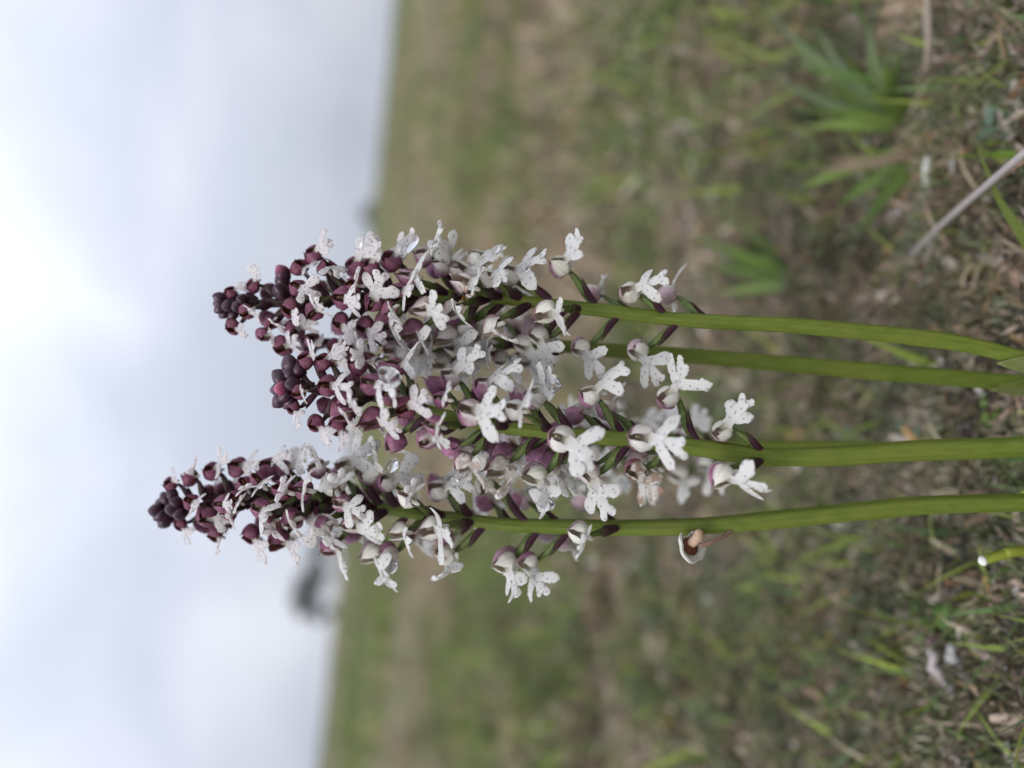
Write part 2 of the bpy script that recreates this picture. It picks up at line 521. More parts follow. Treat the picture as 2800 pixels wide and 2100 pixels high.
def scatter_flakes():
    """crumbs of dead leaf, stalk and lichen lying on the soil"""
    Vs, Ts, Cs = [], [], []; o = 0
    for n, y0, y1, s0, s1 in ((4000, .09, .30, .0010, .0034), (5200, .10, .42, .0011, .0034), (6000, .42, 1.4, .002, .007)):
        x, y = wedge(n, y0, y1, .62, .06)
        s = rng.uniform(s0, s1, n) * rng.uniform(.7, 1.3, n); el = rng.uniform(1.2, 4.5, n) ** .9
        az = rng.random(n) * 6.283; tilt = rng.normal(0, .45, n); curl = rng.uniform(-.5, .9, n)
        z = gz(x, y) + rng.uniform(0, .004, n)
        base = np.array([(-1, -.25, 0), (-1, .25, 0), (-.3, -.5, .2), (-.3, .5, .2), (.35, -.42, .2), (.35, .42, .2), (1, -.12, 0), (1, .12, 0)])
        V = np.repeat(base[None], n, 0)
        V[..., 0] *= (s * el / 2)[:, None]; V[..., 1] *= (s * .8)[:, None]
        V[..., 2] = V[..., 2] * (s * curl * 2)[:, None] + V[..., 0] * np.sin(tilt)[:, None] + rng.normal(0, .12, V[..., 2].shape) * s[:, None]
        ca, sa = np.cos(az)[:, None], np.sin(az)[:, None]
        X = V[..., 0] * ca - V[..., 1] * sa; Y = V[..., 0] * sa + V[..., 1] * ca
        V = np.stack([X + x[:, None], Y + y[:, None], V[..., 2] + z[:, None]], -1)
        tri = np.array([(0, 2, 1), (1, 2, 3), (2, 4, 3), (3, 4, 5), (4, 6, 5), (5, 6, 7)])
        T = (np.arange(n)[:, None, None] * 8 + tri[None]).reshape(-1, 3)
        c = pick(LITTER, n)
        Vs.append(V.reshape(-1, 3)); Ts.append(T + o); Cs.append(np.repeat(c, 8, 0)); o += n * 8
    ob = obj('leaf_litter', mesh_fast('leaf_litter', np.vstack(Vs), np.vstack(Ts), M_DRY, np.vstack(Cs), True))
    tag(ob, 'brown crumbs of dead leaf and stalk on the soil', 'leaf litter', kind='stuff')
scatter_flakes()

def scatter_moss():
    """cushions of moss: many tiny pointed leaves on low mounds"""
    Vs, Ts, Cs = [], [], []; o = 0
    for nc, y0, y1, r0, r1, per, s in ((1700, .09, .30, .004, .012, 85, .0012), (800, .12, .45, .005, .014, 70, .0015), (600, .42, 1.4, .01, .035, 60, .003)):
        cx, cy = wedge(nc, y0, y1, .62, .06)
        cr = rng.uniform(r0, r1, nc)
        n = nc * per
        idx = np.repeat(np.arange(nc), per)
        rr = np.sqrt(rng.random(n)); a = rng.random(n) * 6.283
        x = cx[idx] + np.cos(a) * rr * cr[idx]; y = cy[idx] + np.sin(a) * rr * cr[idx]
        z = gz(x, y) + (1 - rr ** 2) * cr[idx] * .45 + rng.random(n) * s
        d = np.stack([np.cos(a) * rr + rng.normal(0, .6, n), np.sin(a) * rr + rng.normal(0, .6, n), .7 + rng.random(n)], 1)
        d /= np.linalg.norm(d, axis=1)[:, None]
        sd = np.cross(d, rng.normal(0, 1, (n, 3))); sd /= np.linalg.norm(sd, axis=1)[:, None]
        P = np.stack([x, y, z], 1); ln = s * rng.uniform(1.4, 3.4, n)[:, None]; w = s * rng.uniform(.16, .36, n)[:, None]
        V = np.stack([P - sd * w * .6, P + sd * w * .6, P + d * ln * .5 + sd * w, P + d * ln * .5 - sd * w, P + d * ln], 1)
        tri = np.array([(0, 1, 2), (0, 2, 3), (3, 2, 4)])
        T = (np.arange(n)[:, None, None] * 5 + tri[None]).reshape(-1, 3)
        c = pick(MOSSES, nc)[idx] * rng.normal(1, .15, (n, 1)).clip(.6, 1.5)
        Vs.append(V.reshape(-1, 3)); Ts.append(T + o); Cs.append(np.repeat(c, 5, 0)); o += n * 5
    ob = obj('moss', mesh_fast('moss', np.vstack(Vs), np.vstack(Ts), M_MOSS, np.vstack(Cs)))
    tag(ob, 'low grey green moss between the grass', 'moss', kind='stuff')
scatter_moss()

# ------------------------------------------------------------------ trees on the skyline
def make_tree_mats():
    m1 = make_attr_mat('tree_leaf', .8, .15, 2)
    m2, t, out = mat_new('bark')
    nz = noise(t, 6, 4)
    finish(t, out, mixc(t, mapr(t, nz.outputs[0], .3, .7, 0, 1), (.05, .04, .03), (.13, .11, .09)), .9, 0, .1, nz.outputs[0], .5, .03)
    return m1, m2
M_TREE, M_BARK = make_tree_mats()
def tree(name, label, cat, px, py, dist, clumps, trunk_h, leaf, seed):
    """clumps: (dx, dz, r) in metres about the trunk foot; branches reach each clump"""
    g = np.random.default_rng(seed)
    p = at(px, py, dist)
    base = Vector((p.x, p.y, float(gz(p.x, p.y)) - .1))
    root = empty(name, base)
    mb = MB()
    top = np.array(base) + np.array([0, 0, trunk_h])
    P = spline([np.array(base), np.array(base) + [trunk_h * .06, 0, trunk_h * .5], top], 8)
    _, s_, n_ = frames(P, (0, 1, 0))
    V, F, _ = sweep(P, s_, n_, np.linspace(.05, .02, 8) * trunk_h, np.linspace(.05, .02, 8) * trunk_h, 8)
    mb.add(V, F)
    Vs, Cs = [], []
    for dx, dz, r in clumps:
        c = np.array(base) + [dx, g.uniform(-.4, .4) * r, dz]
        a = P[5] if dz > trunk_h * .7 else P[3]
        Q = spline([a, (a + c) / 2 + [0, 0, -.08 * r], c], 6)
        _, s_, n_ = frames(Q, (0, 1, .2))
        V, F, _ = sweep(Q, s_, n_, np.linspace(.018, .005, 6) * trunk_h, np.linspace(.018, .005, 6) * trunk_h, 6)
        mb.add(V, F)
        n = 260
        d = g.normal(0, 1, (n, 3)); d /= np.linalg.norm(d, axis=1)[:, None]
        q = c + d * (g.random(n) ** .5)[:, None] * r * np.array([1.25, 1, .8])
        s1 = g.normal(0, 1, (n, 3)); s1 /= np.linalg.norm(s1, axis=1)[:, None]
        s2 = np.cross(s1, g.normal(0, 1, (n, 3))); s2 /= np.linalg.norm(s2, axis=1)[:, None]
        l = leaf * g.uniform(.6, 1.4, (n, 1))
        Vs.append(np.stack([q, q + s1 * l + s2 * l * .35, q + s1 * l * 2, q + s1 * l - s2 * l * .35], 1).reshape(-1, 3))
        col = np.array([.026, .034, .022]) * g.normal(1, .25, (n, 1)).clip(.5, 1.6)
        Cs.append(np.repeat(col, 4, 0))
    V = np.vstack(Vs); n = len(V) // 4
    T = (np.arange(n)[:, None, None] * 4 + np.array([(0, 1, 2), (0, 2, 3)])[None]).reshape(-1, 3)
    obj('trunk', mesh_from('trunk', mb.V, mb.F, M_BARK), root)
    obj('crown', mesh_fast('crown', V, T, M_TREE, np.vstack(Cs)), root)
    tag(root, label, cat)
# 1 px of the photograph is dist / 2100 metres; +dx is towards the top of the picture
k = 80 / 2100
tree('pine_tree', 'dark blurred tree standing on the skyline beside the tallest orchid tip', 'tree', 938, 1560, 80,
     [(-68 * k, 100 * k, 42 * k), (-44 * k, 122 * k, 34 * k), (-92 * k, 84 * k, 30 * k), (-104 * k, 118 * k, 20 * k), (-126 * k, 78 * k, 16 * k), (-34 * k, 84 * k, 34 * k), (-78 * k, 134 * k, 20 * k), (-20 * k, 112 * k, 26 * k),
      (-112 * k, 42 * k, 14 * k), (15 * k, 90 * k, 34 * k), (55 * k, 84 * k, 40 * k), (95 * k, 76 * k, 38 * k), (75 * k, 42 * k, 34 * k), (-5 * k, 60 * k, 18 * k), (115 * k, 48 * k, 30 * k)], 80 * k, 5 * k, 5)
tree('shrub', 'small dark shrub on the skyline past the second highest orchid', 'shrub', 1018, 590, 80,
     [(0, 30 * k, 14 * k), (12 * k, 22 * k, 14 * k), (-14 * k, 18 * k, 14 * k), (-30 * k, 8 * k, 10 * k), (30 * k, 10 * k, 10 * k)], 22 * k, 3 * k, 6)

# ------------------------------------------------------------------ orchid flower meshes (millimetres, scaled to metres)
MM = 1e-3
HC = np.array([0, 2.0, 1.5])            # centre of the hood in flower space: x across, y outwards, z up
LO = np.array([0, 2.15, -0.1])           # where the lip leaves the hood
LIP_A = R(58)
def lip_point(q, a0=LIP_A, curl=0.0):
    y, z, a = LO[1], LO[2], a0
    st = q / 12
    for i in range(12):
        y += math.cos(a) * st; z -= math.sin(a) * st; a += curl * st
    return y, z, a
LCEN = np.array([0, *lip_point(3.3)[:2]])
DELTA = LCEN - HC

def shell(G, th, cen=None):
    """thick sheet from a grid of points G (n,m,3)"""
    n, m_, _ = G.shape
    du = np.gradient(G, axis=0); dv = np.gradient(G, axis=1)
    nn = np.cross(du, dv); nn /= np.linalg.norm(nn, axis=2)[..., None] + 1e-9
    flip = cen is not None and np.sum(nn * (G - cen)) < 0
    if flip: nn = -nn
    V = np.concatenate([G.reshape(-1, 3), (G - nn * th).reshape(-1, 3)])
    o = n * m_
    F = []
    for i in range(n - 1):
        for j in range(m_ - 1):
            a, b, c, d = i * m_ + j, i * m_ + j + 1, (i + 1) * m_ + j + 1, (i + 1) * m_ + j
            F.append((a, d, c, b)); F.append((o + a, o + b, o + c, o + d))
    rim = [i * m_ for i in range(n)] + [(n - 1) * m_ + j for j in range(1, m_)] + [i * m_ + m_ - 1 for i in range(n - 2, -1, -1)] + [j for j in range(m_ - 2, 0, -1)]
    for i in range(len(rim)):
        a, b = rim[i], rim[(i + 1) % len(rim)]
        F.append((a, b, o + b, o + a))
    if flip: F = [f[::-1] for f in F]
    return V, F

def hood_mesh(seed, closed=0.0):
    g = np.random.default_rng(seed)
    mb = MB()
    el = R(27 + g.normal(0, 5))
    ax = np.array([0, math.cos(el), math.sin(el)]); nu = np.array([0, -math.sin(el), math.cos(el)]); sx_ = np.array([1., 0, 0])
    Ln = (5.0 if closed else 5.7) + g.normal(0, .3)
    peak = g.uniform(.70, .82) + .12 * closed; fat = g.normal(1, .06) * (1.08 if closed else 1)
    def prof(t):
        return .4 * (1 - t) ** 2 + 2.5 * fat * math.sin(math.pi * min(1, t ** peak)) ** .85
    for kind, ph0, hw, r_off in (('d', 0, 70, .18), ('l', 98, 56, 0), ('l', -98, 56, .02)):
        n, m_ = 13, 11
        G = np.zeros((n, m_, 3)); pig = []; vein = []
        tend = ((1.06 if kind == 'd' else .96) + g.normal(0, .04)) if not closed else (1.04 if kind == 'd' else .95)
        flare = max(-.1, g.normal(.10, .28)) if kind == 'l' else g.normal(.05, .10)
        if closed: flare *= .15
        tipx = g.normal(0, .1 if closed else .25); curl = g.uniform(.1, .5); dent = g.normal(0, .05, 4); p1, p2 = g.random(2) * 6
        for i in range(n):
            u = i / (n - 1); t = u * tend
            wid = hw * (min(1.0, (1.12 - u) ** .5 * 1.15) if kind == 'd' else 1.0) * (.55 + .45 * min(1, u * 3))
            if u > .72: wid *= max(.05, 1 - ((u - .72) / .28) ** 1.5)
            r = prof(min(t, .999)) if t < 1 else .02
            r = max(r, .12 if kind == 'd' else .35) + r_off + flare * max(0, u - .45) ** 1.5 * 5
            for j in range(m_):
                w = (j / (m_ - 1) - .5) * 2
                ww = w if ph0 >= 0 else -w
                ph = R(ph0 + w * wid)
                rr = r * (1 + .03 * math.sin(8 * u + 3 * w + p1) + .025 * math.sin(13 * u - 5 * w + p2))
                rr += .10 * math.exp(-(w / .14) ** 2) * math.sin(math.pi * u)            # raised midrib
                rr += sum(dent[q] * math.exp(-((w - (-.6 + .4 * q)) / .2) ** 2) for q in range(4)) * math.sin(math.pi * u)
                rr += .16 * abs(w) ** 6 * math.sin(17 * u + p2) * u                       # crinkled edge
                if kind == 'l': rr *= 1 - curl * max(0, ww) ** 2 * min(1, u * 1.4) * (1 - .5 * u)
                G[i, j] = ax * (t * Ln) + nu * (math.cos(ph) * rr) + sx_ * (math.sin(ph) * rr * .93 + tipx * u ** 3)
                if kind == 'd': pg = 1.15 - .30 * u - .25 * abs(w) ** 3
                else: pg = .58 - .60 * (ww + 1) / 2 - .12 * u + .30 * max(0, .3 - u)
                pig.append(pg)
                side = .45 * (math.exp(-((abs(w) - .42) / .07) ** 2) + math.exp(-((abs(w) - .72) / .06) ** 2)) * (1 - u)
                vein.append((math.exp(-(w / .11) ** 2) * (1 - u * .6) + side) if kind == 'l' else .35 * math.exp(-(w / .1) ** 2) + side * .6)
        V, F = shell(G, .14, ax * Ln * .5)
        cnt = n * m_
        mb.add(V, F, pig=pig + pig, vein=vein + [0] * cnt, inner=[0.] * cnt + [.7] * cnt)
    # column with its pollen cap in the throat
    P = [np.array([0, .8, .7]), np.array([0, 1.3, 1.2]), np.array([0, 1.9, 1.6]), np.array([0, 2.5, 1.9]), np.array([0, 2.9, 1.95])]
    _, s_, n_ = frames(P, (0, 0, 1))
    V, F, _ = sweep(P, s_, n_, [.45, .45, .42, .4, .15], [.4, .4, .4, .35, .15], 8)
    mb.add(V, F, pig=-1.0, vein=0.0, inner=1.0)
    V = np.array(mb.V) * MM * .86
    return mesh_from('flower', V, mb.F, M_HOOD, {k: ('FLOAT', mb.A[k]) for k in ('pig', 'vein', 'inner')})

def lip_mesh(seed):
    g = np.random.default_rng(seed)
    mb = MB()
    a0 = LIP_A + g.normal(0, .08); curl = g.normal(.02, .10)
    droop = g.normal(.03, .05); skew = g.normal(0, .4); KL = 1.15
    arm = g.normal(1.02, .15); mid = g.normal(1, .13)
    def to3(p, q, h):
        p, q, h = p * KL, q * KL, h * KL
        y, z, a = lip_point(q, a0, curl)
        hh = h - droop * p * p
        return np.array([p, y + math.sin(a) * hh, z + math.cos(a) * hh])
    def lobe(pts, wid, h0=0.0, hend=0.0, n=10, thick=.17, cup=.14, round_=.30):
        P = spline(np.array([(p, q, 0) for p, q in pts]), n)
        T = np.gradient(P, axis=0); T /= np.linalg.norm(T, axis=1)[:, None]
        Sd = np.stack([T[:, 1], -T[:, 0], np.zeros(n)], 1)
        tt = np.linspace(0, 1, n)
        a = np.interp(tt, np.linspace(0, 1, len(wid)), wid)
        a = a * np.where(tt > 1 - round_, np.sqrt(np.clip(1 - ((tt - 1 + round_) / round_) ** 2, .02, 1)), 1)
        a = a * (1 + g.normal(0, .09, n)) * g.normal(1, .1)
        P[:, 2] = h0 + hend * tt ** 2 + g.normal(0, .12) * np.sin(tt * math.pi)
        V, F, _ = sweep(P, Sd, (0, 0, 1), a, np.minimum(thick, a), 10, cup)
        mb.add([to3(*v) for v in V], F, lp=[(v[0], v[1], 0) for v in V])
    lobe([(0, -1.0), (0, .4), (0, 1.6), (0, 2.8)], [1.25, 1.1, .95, .95], 0, n=8, thick=.22, cup=.3, round_=.05)
    for s in (-1, 1):
        f = arm * g.normal(1, .06); up_ = g.normal(0, .4); he = g.normal(.1, .7)
        lobe([(s * .15, 1.9), (s * 1.3 * f, 2.7 + up_ * .3), (s * 2.4 * f, 3.4 + up_ * .7), (s * 3.35 * f, 4.2 + up_)], [.8, .9, 1.0, 1.05, .95], .05, he, 11)
    lobe([(0, 1.8), (skew * .2, 3.2), (skew * .5, 4.3 * mid), (skew, 5.3 * mid)], [.8, .85, 1.05, 1.3], 0, .2, 10, cup=.1, round_=.12)
    q0 = 4.9 * mid
    for s in (-1, 1):
        he = g.normal(.15, .5)
        fl = g.uniform(.75, 1.3)
        lobe([(skew * .9 + s * .45, q0), (skew + s * .85, q0 + .55 * fl), (skew + s * g.uniform(.8, 1.3), q0 + 1.15 * fl)], [.7, .68, .58], .06, he, 7)
    # short blunt spur behind the lip
    P = np.array([(0, 1.6, .3), (0, 1.35, -.6), (0, 1.05, -1.4), (0, .95, -2.0)])
    _, s_, n_ = frames(P, (0, 1, 0))
    V, F, _ = sweep(P, s_, n_, [.55, .5, .46, .3], [.55, .5, .46, .3], 8)
    mb.add(V, F, lp=[(0, .9, 0)] * len(V))
    V = np.array(mb.V) * MM
    return mesh_from('lip', V, mb.F, M_LIP, {'lp': ('FLOAT_VECTOR', mb.A['lp'])})

def bud_mesh(seed):
    """closed pointed bud with the seams of its sepals"""
    g = np.random.default_rng(seed)
    n, k = 12, 18
    V, F, tip = [], [], []
    for i in range(n):
        t = i / (n - 1)
        r = 1.45 * math.sin(math.pi * min(.985, .1 + .875 * t)) ** .72
        for j in range(k):
            th = 2 * math.pi * j / k
            seam = 1 - .07 * abs(math.cos(1.5 * th + .5 * t)) ** 8 * (t > .1)
            rr = r * seam * (1 + .05 * math.sin(3 * th + seed))
            V.append((rr * math.cos(th), rr * math.sin(th) + .35 * t * t, 3.3 * t)); tip.append(max(0, (t - .45) / .55))
    for i in range(n - 1):
        for j in range(k):
            F.append((i * k + j, i * k + (j + 1) % k, (i + 1) * k + (j + 1) % k, (i + 1) * k + j))
    F.append(tuple(range(k - 1, -1, -1))); F.append(tuple((n - 1) * k + j for j in range(k)))
    return mesh_from('bud', np.array(V) * MM, F, M_BUD, {'tip': ('FLOAT', tip)})

HOODS = [hood_mesh(i + 1) for i in range(16)]
YOUNG = [hood_mesh(i + 60, 1) for i in range(8)]
LIPS = [lip_mesh(i + 40) for i in range(28)]
BUDS = [bud_mesh(i) for i in range(4)]

# ------------------------------------------------------------------ orchids
def wm(X, Y, Z, o, s):
    M = Matrix.Identity(4)
    for i in range(3):
        M[i][0], M[i][1], M[i][2], M[i][3] = X[i] * s, Y[i] * s, Z[i] * s, o[i]
    return M
nrm = lambda v: np.asarray(v, float) / (np.linalg.norm(v) + 1e-12)
_fw, _up, _rt, _cam = np.array(fwd), np.array(upv), np.array(rgt), np.array(CAM)
ZUP = np.array([0, 0, 1.])

class Orchid:
    def __init__(s, label, axis, D, r_base, r_top, x_tip, seed, lean=0.0):
        """axis: photograph pixels from the foot to the tip; D: metres from the lens at mid height, lean: metres further at the tip"""
        s.g = np.random.default_rng(seed)
        s.axis = sorted(axis); s.D = D; s.lean = lean; s.x_tip = x_tip; s.rb, s.rt = r_base, r_top
        xs = [a[0] for a in s.axis]; s.x_foot = xs[-1]
        n = 60
        px = np.linspace(xs[-1], xs[0], n)
        P = np.array([s.axis_point(x) for x in px])
        # carry the stem on down to the soil
        d = P[0] - P[1]; d = nrm(nrm(d) + np.array([0, 0, -.6]))
        foot = []
        q = P[0].copy()
        for i in range(40):
            q = q + d * .002
            foot.insert(0, q.copy())
            if q[2] < float(gz(q[0], q[1])) - .003: break
        P = np.vstack([foot, P])
        s.base = Vector((P[0][0], P[0][1], float(gz(P[0][0], P[0][1]))))
        s.root = empty('orchid', s.base)
        tag(s.root, label, 'orchid', 'flowering orchids in the turf')
        n = len(P)
        tt = np.linspace(0, 1, n)
        infl = np.clip((tt - .45) / .55, 0, 1)
        rad = r_base + (r_top - r_base) * infl
        rad = rad * np.where(tt > .97, .5, 1)
        _, sd_, nn_ = frames(P, (0, 1, 0))
        V, F, _ = sweep(P, sd_, nn_, rad * (1 + .03 * np.sin(tt * 23) + .02 * np.sin(tt * 61)), rad, 36, 0, True, 6, .05)
        pxa = np.concatenate([np.full(len(foot), 2800.), px])
        dk = np.repeat(np.clip((s.x_tip + 420 - pxa) / 260, 0, .92), 36)
        obj('stem', mesh_from('stem', V, F, M_STEM, {'dark': ('FLOAT', dk)}), s.root)
        s.flowers = []
    def axis_y(s, x):
        xs = [a[0] for a in s.axis]; ys = [a[1] for a in s.axis]
        # smooth interpolation
        x = float(np.clip(x, xs[0], xs[-1]))
        return float(np.mean([np.interp(x + dx, xs, ys) for dx in (-40, -20, 0, 20, 40)]))
    def depth(s, x):
        t = (1400 - x) / 1000
        return s.D + s.lean * t
    def axis_point(s, x):
        return np.array(at(x, s.axis_y(x), s.depth(x)))
    def radius(s, x):
        d = max(0, x - s.x_tip)
        return (1.2 + 6.6 * (1 - math.exp(-d / 170))) * MM
    def stem_r(s, x):
        return s.rt + (s.rb - s.rt) * np.clip((x - s.x_tip) / max(1, (s.x_foot - s.x_tip) * .55), 0, 1)
    def bract(s, Q, ro, radial, parent, span, green):
        """pointed scale clasping the foot of the ovary from below"""
        T = np.gradient(Q, axis=0); T /= np.linalg.norm(T, axis=1)[:, None]
        n, m_ = 9, 9
        G = np.zeros((n, m_, 3)); dk = []
        u0 = nrm(radial - ZUP * .4)
        idx = np.linspace(0, 1, len(Q))
        for i in range(n):
            u = i / (n - 1); t = u * span
            c = np.array([np.interp(t, idx, Q[:, a]) for a in range(3)]); tg = nrm([np.interp(t, idx, T[:, a]) for a in range(3)])
            o_ = nrm(u0 - tg * (u0 @ tg)); sd = np.cross(tg, o_)
            r = np.interp(t, idx, ro) * 1.06 + (.16 + .25 * u * u) * MM
            hw = R(128) * max(.02, (1 - u ** 2.2)) * (1 if u > .02 else .95)
            for j in range(m_):
                ph = hw * (j / (m_ - 1) * 2 - 1)
                G[i, j] = c + o_ * (math.cos(ph) * r) + sd * (math.sin(ph) * r)
                dk.append(max(0, min(1, 1.05 - green * max(0, u - .45) * 1.6 - .25 * max(0, abs(ph) / R(128) - .8) * 5 * green)))
        V, F = shell(G, .10 * MM, Q[2])
        obj('bract', mesh_from('bract', V, F, M_BRACT, {'dark': ('FLOAT', dk + dk)}), parent)
    def place(s, hx, hy, lx=None, ly=None, age=.5, face='f', scale=None, brown=0.0, drop=None):
        g = s.g
        ax_p = s.axis_point(hx); D0 = s.depth(hx)
        w = (s.axis_y(hx) - hy) / F_PX * D0            # lateral metres, + towards +X
        Rr = s.radius(hx)
        ww = np.clip(abs(w), 0, Rr * .985)
        dz = math.sqrt(max(0, Rr ** 2 - ww ** 2))
        sg = {'f': -1, 's': -.35, 'b': 1}[face]
        dep = dz * (sg if face != 's' else -.25)
        D = D0 + dep
        hc = np.array(at(hx, hy, D))
        radial = hc - ax_p; radial = nrm(radial - ZUP * (radial @ ZUP))
        if scale is None:
            scale = .74 + .27 * min(1, max(0, (hx - s.x_tip) / 420))
        scale *= .99 * g.normal(1, .05)
        Ld = np.linalg.norm(DELTA) * scale * MM
        # direction from hood to lip
        if lx is None:
            dvec = nrm(radial * .62 - ZUP * .78)
        else:
            v = _rt * ((hy - ly) / F_PX * D) - _up * ((lx - hx) / F_PX * D)
            ln = np.linalg.norm(v)
            if ln > Ld * .985: v = v * (Ld * .985 / ln); ln = Ld * .985
            dd = math.sqrt(Ld ** 2 - ln ** 2)
            sgn = -1 if face == 'f' else (1 if face == 'b' else (-.6 if radial @ _fw < .2 else .6))
            dvec = nrm(v + _fw * (dd * sgn))
        # frame: local DELTA -> dvec, local y close to radial
        tw = g.uniform(.75, 1.7) if face == 's' else 0
        o = nrm(radial - _fw * tw + ZUP * .25 + g.normal(0, .10, 3))
        Xw = np.cross(dvec, o)
        if np.linalg.norm(Xw) < .15: Xw = np.cross(dvec, ZUP + radial)
        Xw = nrm(Xw)
        dl = nrm(DELTA); el_ = np.array([1., 0, 0])
        A = np.stack([Xw, dvec, np.cross(Xw, dvec)], 1); B = np.stack([el_, dl, np.cross(el_, dl)], 1)
        Rm = A @ B.T
        org = hc - Rm @ (HC * scale * MM)
        M = wm(Rm[:, 0], Rm[:, 1], Rm[:, 2], org, scale)
        if age > .18: age = min(1, age * 1.04 + .03)
        col = (max(0, min(1, age + g.normal(0, .06))), float(g.random()), brown, 1)
        hs = YOUNG if age < .17 else HOODS
        fl = obj('flower', hs[g.integers(len(hs))], s.root, M); fl.color = col
        lipm = LIPS[g.integers(len(LIPS))]
        ls = .74 + .26 * min(1, max(0, (age - .04) / .25))
        lp = obj('lip', lipm, fl, M @ Matrix.Scale(ls, 4)); lp.color = col
        # ovary and bract
        xa = hx + (78 + 30 * min(1, age * 1.5)) * .1415 / D0 * g.normal(1, .1)
        xa = min(xa, s.x_foot - 60)
        sp = s.axis_point(xa); sr = s.stem_r(xa)
        p0 = sp + radial * sr * .7
        p3 = org + Rm @ (np.array([0, .5, .35]) * scale * MM)
        gap = np.linalg.norm(p3 - p0)
        p1 = p0 + (ZUP * .85 + radial * .55) * gap * .4
        back = nrm(Rm @ np.array([0, -.8, -.55]))
        p2 = p3 + (back * .6 - ZUP * .4) * gap * .28
        tt = np.linspace(0, 1, 10)[:, None]
        Q = (1 - tt) ** 3 * p0 + 3 * (1 - tt) ** 2 * tt * p1 + 3 * (1 - tt) * tt ** 2 * p2 + tt ** 3 * p3
        _, sd_, nn_ = frames(Q, np.cross(radial, ZUP) + np.array([.01, 0, 0]))
        ro = scale * MM * np.array([.5, .68, .8, .84, .82, .74, .62, .5, .42, .36])
        V, F, T = sweep(Q, sd_, nn_, ro, ro, 10, 0, True, 3, .35)
        yk = max(0, .95 - age * 2.6)
        dk = [min(1, max(0, yk + .12 + .35 * (t > .85))) for t in T]
        obj('ovary', mesh_from('ovary', V, F, M_OVARY, {'dark': ('FLOAT', dk)}), fl)
        s.bract(Q, ro, radial, fl, float(np.clip(g.normal(.58, .07), .4, .75)), min(1, age * 1.2))
        s.flowers.append((hx, hy, D, M, dvec))
        return M
    def bud(s, hx, hy, age=0.0, face='f', scale=.85, opening=0.0):
        g = s.g
        ax_p = s.axis_point(hx); D0 = s.depth(hx)
        w = (s.axis_y(hx) - hy) / F_PX * D0
        Rr = max(s.radius(hx) * .7, 1.2 * MM)
        ww = np.clip(abs(w), 0, Rr); dz = math.sqrt(max(0, Rr ** 2 - ww ** 2))
        D = D0 + dz * (-1 if face == 'f' else 1)
        c = np.array(at(hx, hy, D))
        radial = c - ax_p; radial = radial - ZUP * (radial @ ZUP)
        radial = nrm(radial) if np.linalg.norm(radial) > 1e-5 else np.array([0, -1., 0])
        amt = min(1, np.linalg.norm(c - ax_p) / (4 * MM))
        Zl = nrm(ZUP * (1.0 - .25 * amt) + radial * (.25 + .75 * amt) + g.normal(0, .12, 3))
        Xl = nrm(np.cross(radial + np.array([.01, .02, 0]), Zl)); Yl = np.cross(Zl, Xl)
        org = c - Zl * (1.7 * MM * scale)
        b = obj('bud', BUDS[g.integers(len(BUDS))], s.root, wm(Xl, Yl, Zl, org, scale)); b.color = (opening, float(g.random()), 0, 1)
        sp = s.axis_point(hx + 45); p0 = sp + radial * s.stem_r(hx) * .6
        if np.linalg.norm(org - p0) > 1 * MM:
            tt = np.linspace(0, 1, 6)[:, None]
            p1 = p0 + ZUP * np.linalg.norm(org - p0) * .5
            Q = (1 - tt) ** 2 * p0 + 2 * (1 - tt) * tt * p1 + tt ** 2 * (org + Zl * .3 * MM)
            _, sd_, nn_ = frames(Q, np.cross(radial, ZUP) + np.array([.01, 0, 0]))
            V, F, T = sweep(Q, sd_, nn_, .6 * MM, .6 * MM, 8)
            obj('bud_stalk', mesh_from('bud_stalk', V, F, M_OVARY, {'dark': ('FLOAT', [.9] * len(V))}), b)
    def backs(s, x0, x1, n, a0, a1):
        """flowers on the far side, showing between the others"""
        for i in range(n):
            t = (i + .5) / n
            x = x0 + (x1 - x0) * t + s.g.normal(0, 8)
            r = s.radius(x) / s.depth(x) * F_PX
            y = s.axis_y(x) + r * .8 * math.sin(i * 2.4 + 1)
            s.place(x, y, None, None, a0 + (a1 - a0) * t, 'b')
    def sheath(s, x0, x1, off, w):
        """pale leaf clasping the foot of the stem; x1 is its tip"""
        a = s.axis_point(min(x0, s.x_foot)) ; b = s.axis_point(x1)
        if x0 > s.x_foot: a = a + (a - s.axis_point(s.x_foot - 60)) * (x0 - s.x_foot) / 60
        P = spline([a, (a + b) / 2 + _rt * off * .5 - _fw * .0012, b + _rt * off - _fw * .001], 10)
        _, sd_, nn_ = frames(P, (0, 1, 0))
        V, F, T = sweep(P, sd_, nn_, w * np.array([.8, .95, 1, 1, .95, .85, .7, .5, .3, .06]), .25 * MM, 12, -.5)
        obj('sheath_leaf', mesh_from('sheath_leaf', V, F, M_LEAF), s.root)

ORCH = {}
